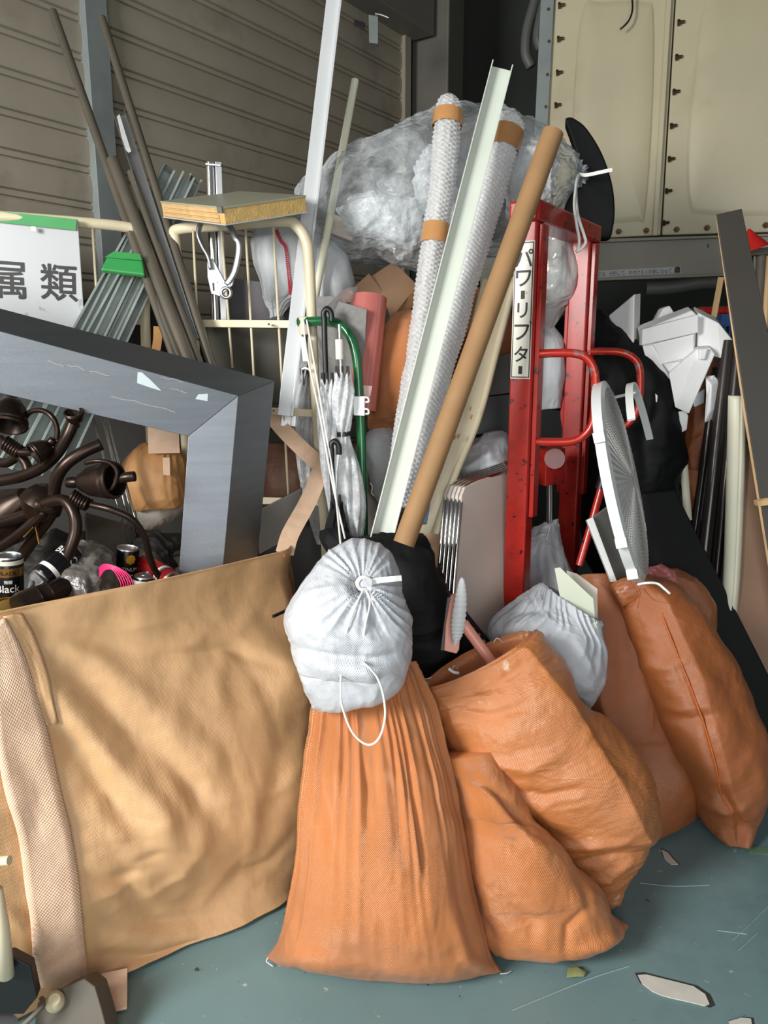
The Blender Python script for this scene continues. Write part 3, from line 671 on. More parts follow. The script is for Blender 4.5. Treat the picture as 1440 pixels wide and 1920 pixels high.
# ================================================================ orange bags to the right
o = sack('waste_bag', [(797, 1286, 984, 1186, (1.94, 2.02), .08), (806, 1335, 1034, 1242, (1.93, 2.02), .12), (846, 1408, 1070, 1325, 1.94, .14), (918, 1480, 1132, 1372, 1.93, .15), (985, 1545, 1200, 1448, 1.92, .14),
     (1040, 1612, 1216, 1530, 1.90, .11), (1105, 1668, 1196, 1612, 1.88, .07), (1136, 1706, 1162, 1690, 1.855, .015)], orange2,
     nu=300, nv=240, e=2.0, low=.008, fine=.0022, ff=(12, 22), seed=32, open_top=True, creases=[
     ([(940, 1200), (975, 1228), (1060, 1350), (1150, 1480), (1192, 1562), (1200, 1590)], 75, .062, 'e'), ([(840, 1330), (920, 1345), (1000, 1320)], 12, -.012), ([(830, 1300), (920, 1290), (980, 1250)], 12, -.010),
     ([(900, 1430), (990, 1440), (1060, 1400)], 12, .010), ([(940, 1480), (1020, 1490), (1090, 1470)], 10, -.010), ([(1020, 1580), (1090, 1580), (1190, 1560)], 10, .012),
     ([(1050, 1620), (1120, 1610), (1180, 1580)], 9, -.014), ([(1080, 1655), (1140, 1650), (1180, 1610)], 8, .010), ([(1070, 1340), (1120, 1420), (1180, 1480)], 12, -.008), ([(1060, 1300), (1075, 1340), (1110, 1345)], 12, -.012)])
tag(o, 'dusty orange bag with open mouth, leaning right of the centre bag with pink broom handle', 'bag', OB); bag_r = o
for pts in ([(800, 1284), (796, 1278), (806, 1272)], [(925, 1206), (932, 1196), (944, 1204)], [(858, 1256), (850, 1248), (846, 1258)]):
    cord('hem_threads', [on(GRID[o.name], x, y, .006) for x, y in pts], .0014, string, o)
o = sack('waste_bag', [(800, 1415, 930, 1400, 1.87, .08), (838, 1455, 955, 1462, 1.85, .12), (850, 1520, 1000, 1540, 1.82, .15), (858, 1600, 1068, 1610, 1.77, .16), (878, 1690, 1128, 1672, 1.73, .13), (905, 1755, 1146, 1728, 1.70, .09), (930, 1798, 1174, 1738, (1.675, 1.775), .012)], orange,
     nu=280, nv=220, e=2.2, low=.009, fine=.0025, ff=(14, 12), seed=44, creases=[
     ([(870, 1450), (940, 1490), (990, 1560)], 12, -.014), ([(900, 1470), (960, 1540), (1020, 1600)], 10, .010), ([(880, 1560), (960, 1580), (1040, 1600)], 14, .010), ([(1060, 1790), (1065, 1740), (1100, 1700)], 9, -.012),
     ([(1080, 1785), (1130, 1765), (1158, 1748)], 9, .014), ([(960, 1700), (1000, 1730), (1000, 1780)], 14, -.010), ([(1075, 1620), (1100, 1680), (1110, 1720)], 10, -.010), ([(870, 1640), (900, 1720), (940, 1780)], 10, -.010)])
tag(o, 'low orange bag lying on the floor between the centre bag and dusty bag', 'bag', OB)
cord('hem_threads', [F(1158, 1748)+V((0, 0, .02)), F(1166, 1742)+V((0, 0, .01)), F(1172, 1744)+V((0, 0, .006))], .0012, string, o)
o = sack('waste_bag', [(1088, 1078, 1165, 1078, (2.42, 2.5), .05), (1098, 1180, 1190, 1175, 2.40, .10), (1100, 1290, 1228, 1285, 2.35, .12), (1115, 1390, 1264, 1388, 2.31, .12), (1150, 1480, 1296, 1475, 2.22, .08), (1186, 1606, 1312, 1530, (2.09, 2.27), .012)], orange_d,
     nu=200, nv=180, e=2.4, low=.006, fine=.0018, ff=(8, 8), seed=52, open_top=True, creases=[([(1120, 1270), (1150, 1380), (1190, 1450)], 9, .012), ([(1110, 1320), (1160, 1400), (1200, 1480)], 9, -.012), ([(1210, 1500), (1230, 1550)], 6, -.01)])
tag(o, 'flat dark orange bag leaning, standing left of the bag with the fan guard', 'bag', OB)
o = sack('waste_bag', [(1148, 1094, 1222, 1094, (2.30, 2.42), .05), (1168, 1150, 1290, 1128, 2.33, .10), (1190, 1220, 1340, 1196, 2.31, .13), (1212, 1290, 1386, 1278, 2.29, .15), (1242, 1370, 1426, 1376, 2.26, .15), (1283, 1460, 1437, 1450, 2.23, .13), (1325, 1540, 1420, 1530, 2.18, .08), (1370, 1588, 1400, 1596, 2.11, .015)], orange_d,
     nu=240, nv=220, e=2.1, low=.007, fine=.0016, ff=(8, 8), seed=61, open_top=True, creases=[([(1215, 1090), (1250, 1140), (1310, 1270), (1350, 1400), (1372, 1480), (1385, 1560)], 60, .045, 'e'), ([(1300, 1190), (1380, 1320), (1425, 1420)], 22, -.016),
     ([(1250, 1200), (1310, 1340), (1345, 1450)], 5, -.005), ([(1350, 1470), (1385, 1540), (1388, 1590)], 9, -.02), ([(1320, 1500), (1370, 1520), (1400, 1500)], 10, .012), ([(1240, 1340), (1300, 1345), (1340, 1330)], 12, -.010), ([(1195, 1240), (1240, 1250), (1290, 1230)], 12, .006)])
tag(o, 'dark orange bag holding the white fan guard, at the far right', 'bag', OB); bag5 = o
GG = GRID[o.name]
cord('stitched_seam', [on(GG, x, y, .003) for x, y in [(1224, 1100), (1246, 1165), (1272, 1230), (1300, 1300), (1325, 1370), (1344, 1440), (1352, 1490), (1372, 1530)]], .0028, seam_m, o)
cord('drawstring', PP([(1196, 1096, 2.18), (1212, 1093, 2.16), (1232, 1094, 2.16), (1246, 1104, 2.15), (1256, 1113, 2.15)]), .004, string, o)
for pts in ([(1200, 1100), (1190, 1130), (1168, 1148)], [(1205, 1105), (1230, 1128), (1262, 1128), (1275, 1100)], [(1180, 1090), (1200, 1112), (1196, 1140)]):
    cord('hem_threads', [on(GG, x, y, .006) for x, y in pts], .0008, seam_m, o)
# white bag with cards, right of the centre
o = sack('waste_bag', [(1020, 1094, 1126, 1166, (2.26, 2.16), .07), (975, 1128, 1128, 1215, 2.2, .11), (930, 1168, 1124, 1262, 2.18, .13), (925, 1215, 1118, 1300, 2.16, .12), (960, 1265, 1110, 1325, 2.14, .08), (1010, 1300, 1095, 1336, 2.13, .02)], white_bag,
     nu=240, nv=180, e=2.2, low=.009, fine=.003, ff=(16, 10), pleat=(30, .008, .28), seed=71, open_top=True, floor=False, creases=[([(1040, 1180), (1060, 1260), (1065, 1320)], 12, -.012), ([(940, 1180), (1010, 1165), (1060, 1150)], 12, .010), ([(960, 1150), (1020, 1140)], 8, -.008), ([(1075, 1190), (1100, 1250), (1108, 1310)], 10, .008)])
tag(o, 'white woven bag stuffed with pale green cards, in front of the red lifter', 'bag', OB)
for i, (px, Y, mm, lb) in enumerate([([(1040, 1066), (1050, 1064), (1112, 1122), (1118, 1180), (1090, 1190), (1056, 1150)], 2.17, paper_gr, 'pale green card standing in the white bag, nearest the front'),
        ([(1062, 1070), (1082, 1076), (1120, 1104), (1121, 1190), (1100, 1190)], 2.22, paper_w, 'off white folded card behind the pale green card in the white bag')]):
    tag(slab('card_sheet', px, .003, mm, None, Y, bev=0), lb, 'card')
tag(slab('card_sheet', [(1052, 1150, 2.135), (1092, 1172, 2.13), (1120, 1166, 2.13), (1112, 1196, 2.13), (1070, 1185, 2.13)], .003, paper_gr, bev=0), 'small bent pale green card at the front rim of the white bag', 'card')
tag(MB().tube([P(512, 1156, 2.05), P(540, 1143, 2.10)], .005, 8).build('black_rod', black_pl), 'short black rod end poking out between the bulk bag and the white tied bag', 'rod')
# ================================================================ roll cage and the things leaning in it
cage = thing('roll_cage', 'cream steel roll cage standing behind the bulk bag', 'roll cage', P(600, 1000, 2.75))
def tubeP(name, px, r, mat, parent=None, n=14, sm=8, Y=None): return MB().tube(smoothpath(PP(px, Y), sm), r, n).build(name, mat, parent, auto=None)
fx = lambda x, y, Y: (x, y, Y)
gp = [P(330, 470, 2.86), P(326, 440, 2.86), P(340, 429, 2.85), P(440, 421, 2.78), P(530, 414, 2.72), P(556, 424, 2.70), P(574, 452, 2.69), P(580, 500, 2.69), P(590, 700, 2.69), P(602, 900, 2.69), P(612, 1040, 2.69)]
b0 = gp[-1]; gp.append(V((b0.x, b0.y, .12)))
gp = [V((gp[0].x, gp[0].y, .12)), V((gp[0].x, gp[0].y, 1.4))]+gp
MB().tube(smoothpath(gp, 8), .0185, 14).build('side_frame', cream, cage, auto=None)
gp = [P(-60, 402, 2.66), P(60, 410, 2.72), P(150, 417, 2.78), P(225, 424, 2.84), P(255, 432, 2.86), P(270, 455, 2.87), P(273, 520, 2.87), P(276, 700, 2.87)]
gp.append(V((gp[-1].x, gp[-1].y, .12)))
MB().tube(smoothpath(gp, 8), .018, 14).build('back_frame', cream, cage, auto=None)
for (x0, y0, x1, y1, Y) in [(362, 430, 382, 870, 2.82), (460, 420, 486, 885, 2.77), (512, 418, 541, 932, 2.74), (173, 420, 186, 640, 2.8), (415, 430, 436, 690, 2.80)]:
    MB().tube([P(x0, y0, Y), P(x1, y1, Y)], .0045, 8).build('wire_rod', cream, cage, auto=None)
for (x0, y0, x1, y1, Y0, Y1) in [(345, 606, 572, 608, 2.84, 2.70), (470, 769, 592, 775, 2.78, 2.69), (470, 938, 604, 942, 2.78, 2.69), (225, 602, 275, 602, 2.86, 2.86)]:
    bend(MB().bar(P(x0, y0, Y0), P(x1, y1, Y1), [(-.013, -.004), (.013, -.004), (.013, .004), (-.013, .004)]).build('cross_bar', cream, cage, smooth=False), .002)
bend(MB().tube([P(570, 594, 2.655), P(572, 628, 2.655)], .019, 14).build('sleeve', cream, cage), .004)
for (x, y) in [(504, 608), (513, 770)]:
    MB().tube([P(x, y, 2.69), P(x, y, 2.72)], .004, 8).build('rivet', bolt_m, cage)
bs = MB(); lo = V((-.98, 2.72, .12)); 
bend(MB().box((-.58, 3.05, .13), .78, .66, .03).build('base_deck', cream, cage, smooth=False), .004)
for x in (-.9, -.28):
    for y in (2.8, 3.3):
        MB().tube([V((x-.015, y, .06)), V((x+.015, y, .06))], .055, 18).build('caster', black_pl, cage)
# cord pair tied to the cage
cp = thing('tied_rope', 'pair of long white cords hanging from the cage sleeve down behind the white tied bag', 'cord', P(640, 1010, 2.45))
cord('cord_strand', PP([(569, 600, 2.63), (575, 660, 2.58), (600, 780, 2.49), (622, 900, 2.41), (647, 1010, 2.34)]), .0035, string, cp)
cord('cord_strand', PP([(575, 600, 2.63), (584, 650, 2.58), (604, 770, 2.49), (626, 900, 2.40), (640, 1032, 2.10)]), .0035, string, cp)
cord('cord_knot', PP([(567, 692, 2.64), (572, 690, 2.63), (580, 693, 2.63), (583, 699, 2.63)]), .004, string, cp)
bend(slab('cord_grip', [(562, 630), (571, 632), (577, 678), (568, 678)], .012, white_pv, cp, 2.63), .002)
# sign board
sg = thing('sign_board', 'white sign with black characters and green tape, hung on the roll cage', 'sign', P(40, 620, 2.7))
sq = [(-330, 372, 2.58), (146, 412, 2.74), (160, 632, 2.74), (-330, 590, 2.58)]
bo_ = slab('board', sq, .004, paper, sg); BQ = [WL[bo_.name]+bo_.data.vertices[i].co for i in range(4)]
A, B, D_ = BQ[0], BQ[1], BQ[3]; ex = (B-A).normalized(); ey = (A-D_); ey = (ey-ex*ey.dot(ex)).normalized()
for ch, x, y, h in (('金', -140, 543, .118), ('属', 14, 556, .118), ('類', 111, 561, .118)):
    n_ = ex.cross(ey); n_ = n_ if n_.y < 0 else -n_; d_ = ray(x, y-31); o_ = V((0, 0, CAMZ)); A0 = BQ[1]
    text('character', ch, h, o_+d_*((A0-o_).dot(n_)/d_.dot(n_))+n_*.002, ex, ey, ink, sg, .012, .0, True, .95)
slab('tape', [(-330, 362, 2.57), (144, 411, 2.73), (142, 432, 2.73), (-330, 382, 2.57)], .002, tape_g, sg, bev=0)
for x in (62,): slab('tape_tab', [(x-4, 424, 2.69), (x+5, 425, 2.69), (x+6, 434, 2.69), (x-3, 433, 2.69)], .002, tape_b, sg, bev=0)
# pipes
def pipe(name, a, b, r, mat, lab, catg, group=None, hollow=True):
    A_, B_ = P(*a), P(*b); m = MB(); t = (A_-B_).normalized(); n = 16
    m.tube([B_, A_], r, n, caps=False)
    m.tube([A_, A_-t*.06], r*.82, n, caps=False)
    e1 = (V((0, 1, 0))-t*t.y).normalized(); e2 = t.cross(e1); k = len(m.v)
    m.v += [A_+(e1*math.cos(2*math.pi*i/n)+e2*math.sin(2*math.pi*i/n))*r for i in range(n)]+[A_+(e1*math.cos(2*math.pi*i/n)+e2*math.sin(2*math.pi*i/n))*r*.82 for i in range(n)]
    m.f += [[k+i, k+(i+1) % n, k+n+(i+1) % n, k+n+i] for i in range(n)]
    return tag(m.build(name, mat, None, auto=45), lab, catg, group)
PG = 'metal pipes leaning over the bulk bag'
pipe('steel_pipe', (99, 22, 3.28), (338, 700, 2.62), .0165, pipe_dark, 'longest dark pipe, the leftmost one reaching near the top left corner', 'pipe', PG)
pipe('steel_pipe', (191, 34, 3.22), (402, 700, 2.66), .0155, pipe_dark, 'long dark pipe crossing the blue grey centre post of the shutter', 'pipe', PG)
pipe('steel_pipe', (211, 300, 2.98), (364, 700, 2.60), .0225, pipe_dark, 'thickest short dark pipe, its open end against the shutter', 'pipe', PG)
pipe('steel_pipe', (245, 323, 2.96), (381, 700, 2.62), .014, pipe_dark, 'short brownish pipe between the thick pipe and the long pipe', 'pipe', PG)
pipe('steel_pipe', (252, 455, 2.86), (350, 705, 2.58), .009, pipe_dark, 'thin dark rod along the left side of the thickest pipe', 'pipe', PG)
ch = MB().bar(P(224, 214, 3.05), P(362, 640, 2.70), [(-.022, -.012), (-.018, -.012), (-.018, .008), (.018, .008), (.018, -.012), (.022, -.012), (.022, .012), (-.022, .012)]).build('aluminium_channel', alum, None, False)
tag(bend(ch, .001), 'bright aluminium channel with a torn film edge between the dark pipes', 'channel')
slab('torn_film', [(219, 218, 3.03), (224, 214, 3.03), (246, 284, 2.97), (240, 286, 2.97), (232, 276, 2.98)], .002, clear2, ch, bev=0)
# galvanised studs taped together
STUD = [(-.025, -.02), (-.025, .02), (.025, .02), (.025, -.02), (.017, -.02), (.017, -.018), (.023, -.018), (.023, .018), (-.023, .018), (-.023, -.018), (-.017, -.018), (-.017, -.02)]
for k, (xt, yt, xb, yb, Y0, Y1) in enumerate([(306, 338, 10, 872, 3.06, 2.42), (316, 318, 38, 880, 3.09, 2.45), (334, 332, 66, 885, 3.05, 2.44), (352, 332, 92, 880, 3.03, 2.46), (366, 336, 116, 872, 3.08, 2.49)]):
    s = MB().bar(P(xt, yt, Y0), P(xb, yb, Y1), STUD).build('steel_stud', galv, None, False)
    tag(bend(s, .0015), 'galvanised steel stud, one of the bundle held with green tape', 'stud', 'galvanised studs bundled with green tape')
gt = thing('bundle_tape', 'green tape wrapped round the bundle of galvanised studs', 'tape', P(228, 500, 2.7))
slab('tape_band', [(204, 474, 2.74), (266, 480, 2.76), (272, 516, 2.74), (188, 506, 2.70)], .02, tape_g, gt, away=(P(350, 330, 3.1)-P(60, 880, 2.45)).cross(V((1, .3, 0))).normalized(), bev=.006)
slab('tape_band', [(214, 471, 2.735), (262, 476, 2.745), (266, 488, 2.74), (196, 482, 2.72)], .004, tape_g, gt, bev=0)
# chrome upright, hook and sandwich board on the cage
cu = thing('chrome_upright', 'chrome upright post with a round tube and flat strip, behind the sandwich board', 'post', P(402, 600, 2.92))
MB().tube([P(394, 305, 2.92), P(404, 602, 2.92)], .0165, 18).build('round_tube', chrome, cu)
bend(MB().bar(P(408, 305, 2.92), P(418, 602, 2.92), [(-.008, -.014), (.014, -.014), (.014, .014), (-.008, .014)]).build('flat_strip', alum, cu, smooth=False), .001)
bend(slab('end_cap', [(384, 305), (414, 307), (415, 312), (385, 310)], .03, alum, cu, 2.90), .002)
sbd = thing('sandwich_panel', 'grey green sandwich panel with yellow foam core lying on the roll cage', 'panel', P(440, 410, 2.5))
N_, L_, R_ = P(418, 388, 2.46), P(300, 377, 2.78), P(574, 366, 2.66); up = (L_-N_).cross(R_-N_).normalized()
if up.z < 0: up = -up
B_ = L_+R_-N_; full = [N_, L_, B_, R_]
def lay(z0, z1, mat, nm, ins=0.):
    c = sum(full, V((0, 0, 0)))/4; qq = [p+(c-p).normalized()*ins+up*z0 for p in full]
    return bend(MB().prism(qq, up*(z1-z0)).build(nm, mat, sbd, smooth=False), .001)
lay(-.006, 0, board_grey, 'top_sheet'); lay(-.050, -.006, foam_edge, 'foam_core', .003); lay(-.054, -.050, paper, 'bottom_sheet')
m = MB(); dd = (L_-N_).normalized(); oo = -(R_-N_).normalized()*.004
for z0, z1 in ((-.019, -.009), (-.034, -.024), (-.047, -.039)): m.prism([N_+dd*.03+up*z0+oo, L_-dd*.02+up*z0+oo, L_-dd*.02+up*z1+oo, N_+dd*.03+up*z1+oo], -oo*2)
bend(m.build('end_batten', wood, sbd, smooth=False), .001)
m = MB(); m.prism([N_+dd*.0+up*.001, N_+dd*.03+up*.001, N_+dd*.03+up*-.016, N_+up*-.016], oo*1.5); m.build('corner_clip', alum, sbd, smooth=False)
hk = thing('scaffold_hook', 'silver safety snap hook hanging on the cage top rail', 'hook', P(412, 560, 2.70))
def flat(name, px, w, Y, mat, parent, th=.008):
    q = smoothpath(PP(px, Y), 6); return MB().tube(q, w/2, 10, flat=.6).build(name, mat, parent, auto=None)
slab('hook_body', [(388, 482, 2.685), (400, 486, 2.685), (422, 528, 2.685), (440, 512, 2.685), (436, 535, 2.685), (412, 556, 2.685), (396, 551, 2.685), (389, 520, 2.685)], .012, alum, hk)
flat('hook_arm', [(384, 410, 2.75), (376, 420, 2.70), (372, 440, 2.685), (380, 462, 2.68), (391, 482, 2.68), (396, 505, 2.68)], .026, 2.68, alum, hk)
flat('hook_gate', [(424, 418, 2.76), (434, 430, 2.71), (441, 446, 2.69), (447, 456, 2.685), (446, 480, 2.685), (438, 512, 2.685), (424, 534, 2.685)], .022, 2.68, alum, hk)
c0 = P(424, 549, 2.685); MB().tube([c0+V((math.cos(a)*.016, 0, math.sin(a)*.016)) for a in np.linspace(0, 6.283, 20)[:-1]], .006, 8, close=True).build('swivel_ring', alum, hk, auto=None)
for (x, y) in [(395, 496), (405, 529), (428, 534)]: MB().tube([P(x, y, 2.68), P(x, y, 2.70)], .005, 10).build('rivet', chrome, hk)
slab('slot', [(398, 530), (401, 530), (402, 545), (399, 545)], .002, ink, hk, 2.683, bev=0)
# long white profile and thin pole
a = MB().bar(P(632, -40, 2.95), P(536, 780, 2.62), [(-.028, -.004), (.016, -.004), (.016, -.022), (.024, -.022), (.024, 0), (-.028, 0)])
tag(bend(a.build('white_profile', white_al, None, False), .001), 'long white aluminium angle leaning from the cage up past the top edge', 'profile')
o = MB().tube([P(588, 575, 2.85), P(620, 400, 2.9), P(666, 150, 3.0)], .0135, 12).build('white_pole', creamroll, None)
tag(o, 'thin cream pole leaning beside the long white angle', 'pole')
a = MB().bar(P(566, 560, 2.80), P(535, 800, 2.74), [(-.018, -.006), (.018, -.006), (.018, .006), (-.018, .006)])
tag(bend(a.build('white_batten', white_al, None, False), .002), 'short white batten inside the cage, behind the cage corner post', 'profile')
a = MB().bar(P(575, 640, 2.86), P(548, 800, 2.84), [(-.018, -.006), (.018, -.006), (.018, .006), (-.018, .006)])
tag(bend(a.build('white_batten', alum, None, False), .002), 'dull grey batten behind the short white batten in the cage', 'profile')
# sand bags in the cage
o = sack('sand_bag', [(478, 425, 590, 412, 3.0, .06), (468, 460, 610, 450, 3.0, .10), (482, 510, 606, 500, 2.98, .10), (493, 560, 580, 550, 2.97, .06), (503, 580, 545, 570, 2.96, .025), (508, 596, 528, 594, 2.95, .012)], white_dull, nu=140, nv=120, low=.008, fine=.004, ff=(12, 8), seed=81, floor=False, pleat=(18, .006, .3, True))
tag(o, 'pale grey sack with a red stitched seam hanging in the cage', 'sack'); GS = GRID[o.name]
sp_ = [on(GS, x, y, .004) for x, y in [(518, 432), (527, 452), (536, 466), (540, 500), (543, 530), (545, 552)]]
qq = smoothpath(sp_, 10); m = MB()
for i in range(len(qq)-1):
    t = (qq[i+1]-qq[i]); w = t.cross(V((0, 1, 0))).normalized()*.006
    m.tube([qq[i]-w, qq[i]+w+t*.5], .0016, 5); m.tube([qq[i]+w, qq[i]-w+t*.5], .0016, 5)
m.build('stitching', red_st, o)
o = sack('sand_bag', [(575, 455, 640, 470, 3.04, .06), (580, 490, 658, 510, 3.02, .10), (585, 540, 664, 548, 3.0, .10), (590, 590, 660, 585, 3.0, .06), (600, 610, 650, 600, 3.0, .02)], white_dull, nu=110, nv=90, low=.01, fine=.004, seed=83, floor=False)
tag(o, 'plain pale grey sack beside the red stitched sack', 'sack')
# inner backing panels of the cage load
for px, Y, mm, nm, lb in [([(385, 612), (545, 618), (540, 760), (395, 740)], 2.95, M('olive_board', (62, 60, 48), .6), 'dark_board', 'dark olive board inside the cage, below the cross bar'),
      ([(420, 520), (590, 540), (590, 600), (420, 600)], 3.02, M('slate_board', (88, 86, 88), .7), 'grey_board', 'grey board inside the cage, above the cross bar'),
      ([(480, 960), (566, 915), (560, 1000), (486, 1040)], 2.66, grey_case, 'grey_box_lid', 'grey lid lying slanted behind the cage wires')]:
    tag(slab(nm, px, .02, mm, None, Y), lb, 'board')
o = sack('brown_sack', [(490, 830, 590, 835, 2.98, .08), (486, 880, 596, 880, 2.97, .12), (490, 930, 596, 930, 2.96, .12), (495, 975, 590, 975, 2.95, .05)], M('dark_brown_cloth', (96, 62, 44), .6, 0, .15, 8, bump=.3), nu=90, nv=80, seed=85, floor=False)
tag(o, 'dark brown sack low in the cage behind the wires', 'sack')
tag(slab('shade_sheet', [(-90, 640, 2.98), (165, 560, 3.1), (345, 575, 3.2), (440, 690, 3.22), (440, 1000, 3.16), (-90, 1000, 2.96)], .012, M('shade_sheet', (38, 36, 33), .7)), 'added dark sheet standing in for the shade behind the cage and pipes', 'board')  # made-up sheet: its dark colour supplies the shade behind cage and frame opening
tag(slab('shade_block', [(440, 925, 3.0), (640, 925, 3.0), (640, 1130, 2.95), (440, 1130, 2.95)], .25, M('shade_block_dark', (40, 40, 38), .7)), 'added dark block standing in for the shade behind the tan strap', 'crate')  # made-up block, coloured dark to give the shaded gap under the strap
# tan bag hanging in the cage seen through the steel frame
o = sack('tan_bag', [(268, 840, 332, 838, 2.78, .04), (236, 872, 346, 862, 2.76, .08), (230, 905, 350, 900, 2.75, .10), (248, 940, 350, 930, 2.74, .10), (258, 952, 352, 940, 2.74, .08)], tan_d, nu=140, nv=100, low=.008, fine=.004, ff=(10, 10), seed=87, floor=False, pleat=(16, .007, .5))
tag(o, 'tan cloth bag hanging behind the steel frame opening', 'bag'); GT2 = GRID[o.name]
ribbon('shoulder_strap', PP([(306, 790, 2.70), (307, 825, 2.69), (308, 850, 2.68)]), .105, webbing, o, .006)
slab('fabric_tag', [(305, 858), (318, 858), (319, 892), (306, 890)], .003, webbing, o, 2.645, bev=0)
o2 = sack('white_lining', [(258, 940, 350, 925, 2.76, .05), (262, 965, 346, 950, 2.76, .07), (268, 985, 330, 968, 2.76, .06), (275, 1000, 300, 988, 2.76, .02)], lining, o, nu=90, nv=60, low=.008, fine=.004, seed=88, floor=False)
ribbon('tan_band', PP([(296, 612, 2.82), (295, 640, 2.8), (290, 668, 2.78)]), .03, tan_d, None)
tag(bpy.data.objects['tan_band'], 'short brown cloth band tied to the cage behind the pipes', 'band')
# thin chrome rods seen through the frame opening
for k, (a, b, r) in enumerate([((162, 740, 2.62), (243, 1030, 2.45), .004), ((184, 745, 2.64), (254, 1030, 2.47), .006), ((194, 750, 2.66), (262, 1030, 2.5), .004), ((236, 905, 2.6), (268, 1025, 2.52), .004)]):
    tag(MB().tube([P(*a), P(*b)], r, 8).build('chrome_rod', chrome, None, auto=None), 'thin chrome rod leaning inside the bulk bag behind the steel frame', 'rod', 'thin chrome rods behind the steel frame')
# ================================================================ stainless frame standing in the bulk bag
sf = thing('hood_surround', 'large mitred stainless steel frame standing in the bulk bag', 'frame', P(400, 1060, 2.1))
def hitp(x, y, a, b, c):
    n = (b-a).cross(c-a).normalized(); d = ray(x, y); o = V((0, 0, CAMZ)); return o+d*((a-o).dot(n)/d.dot(n))
FO = [P(-560, 470, 1.86), P(447, 742, 2.24), P(408, 1180, 2.18)]   # front outer edge
k1 = P(353, 818, 2.21)
FI = [hitp(-560, 610, FO[0], FO[1], k1), k1, hitp(328, 1180, FO[1], FO[2], k1)]   # front inner edge
k2 = P(515, 714, 2.40)
BO = [hitp(-560, 430, FO[0], FO[1], k2), k2, hitp(470, 1180, FO[1], FO[2], k2)]   # back outer edge
BI = [bo+(fi-fo) for bo, fi, fo in zip(BO, FI, FO)]
for nm, i in (('top_bar', 0), ('side_leg', 1)):
    m = MB(); ring = [FO, FI, BI, BO]; v = [r[i] for r in ring]+[r[i+1] for r in ring]
    m.add(v, [[0, 1, 5, 4], [1, 2, 6, 5], [2, 3, 7, 6], [3, 0, 4, 7], [3, 2, 1, 0], [4, 5, 6, 7]]); bend(m.build(nm, steel, sf, smooth=False), .0015)
def onface(s, t, off=.0015):
    p = FO[0].lerp(FO[1], s).lerp(FI[0].lerp(FI[1], s), t); n = (FO[1]-FO[0]).cross(FI[1]-FO[1]).normalized()
    return p+(n if n.y < 0 else -n)*off
def face_px(x, y):
    n = (FO[1]-FO[0]).cross(FI[1]-FO[1]).normalized(); n = n if n.y < 0 else -n; d = ray(x, y); o = V((0, 0, CAMZ)); return o+d*((FO[1]-o).dot(n)/d.dot(n))+n*.0015
stk = M('pale_sticker', (196, 208, 212), .35)
for px in ([(258, 698), (266, 698), (282, 712), (303, 733), (280, 726), (257, 718)], [(372, 739), (390, 738), (389, 752), (366, 748)]):
    put('sticker_scrap', [face_px(x, y) for x, y in px], [list(range(len(px)))], stk, sf, False)
m = MB()
for (x0, y0, x1, y1) in [(90, 678, 120, 686), (128, 684, 160, 694), (170, 696, 205, 705), (300, 706, 345, 716), (320, 728, 350, 736), (210, 742, 330, 772)]:
    q = [face_px(x0+(x1-x0)*k/6+random.uniform(-2, 2), y0+(y1-y0)*k/6+random.uniform(-2, 2)) for k in range(7)]; m.tube(q, .0009, 4)
m.build('glue_scratch', M('glue_mark', (190, 190, 186), .6), sf)
# ================================================================ clear plastic bag on top and things around it
pb = sack('plastic_bag', [(566, 400, 572, 412, 3.05, .04), (590, 345, 585, 440, 3.06, .13), (640, 306, 628, 474, 3.08, .2), (715, 256, 700, 503, 3.10, .25), (800, 226, 785, 496, 3.10, .27), (880, 208, 872, 486, 3.1, .27), (950, 213, 950, 470, 3.1, .26), (1015, 242, 1012, 430, 3.08, .2), (1058, 275, 1050, 384, 3.05, .12), (1078, 305, 1074, 350, 3.02, .05), (1086, 322, 1085, 332, 3.0, .012)], clear,
     nu=200, nv=220, low=.03, lowf=4, fine=.014, ff=(9, 9), seed=91, floor=False, pleat=(22, .015, .25, True), creases=[([(620, 400), (720, 430), (790, 480)], 14, .02), ([(700, 330), (760, 380), (790, 440)], 12, -.02), ([(640, 330), (720, 320), (800, 260)], 14, .015)])
tag(pb, 'large clear plastic bag of packing on top of the pile, tied at its right end', 'bag')
kx = P(1085, 327, 2.99)
ribbon('tie_ribbon', [kx, P(1100, 328, 2.96), P(1125, 323, 2.93), P(1148, 318, 2.92)], .012, string, pb, .003)
cord('tie_loop', [kx]+PP([(1081, 345, 2.80), (1077, 385, 2.58), (1081, 420, 2.57), (1086, 450, 2.57), (1083, 472, 2.57)]), .005, string, pb)
cord('tie_loop', [kx]+PP([(1080, 350, 2.78), (1083, 400, 2.58), (1095, 440, 2.57), (1098, 455, 2.57), (1088, 468, 2.57), (1080, 472, 2.57)]), .005, string, pb)
crum = film('crumpled_bubble_sheet', (238, 240, 242), .55, .9, .12, 22, .9, 26)
for k, (rows, lb) in enumerate([([(640, 395, 650, 430, 3.02, .05), (690, 372, 690, 452, 3.0, .1), (745, 372, 740, 470, 2.99, .1), (790, 400, 775, 470, 3.0, .06)], 'crumpled bubble sheet low in the clear plastic bag'),
      ([(780, 300, 785, 400, 3.02, .06), (830, 262, 830, 420, 3.0, .1), (880, 240, 880, 400, 3.0, .1), (915, 250, 915, 340, 3.0, .05)], 'crumpled bubble sheet in the middle of the clear plastic bag'),
      ([(960, 250, 955, 400, 3.0, .06), (1000, 265, 995, 410, 2.97, .1), (1040, 290, 1030, 380, 2.97, .06)], 'crumpled bubble sheet at the tied end of the clear plastic bag')]):
    o = sack('bubble_sheet', rows, crum, nu=90, nv=80, low=.02, lowf=6, fine=.018, ff=(12, 12), seed=95+k, floor=False); tag(o, lb, 'bubble wrap')
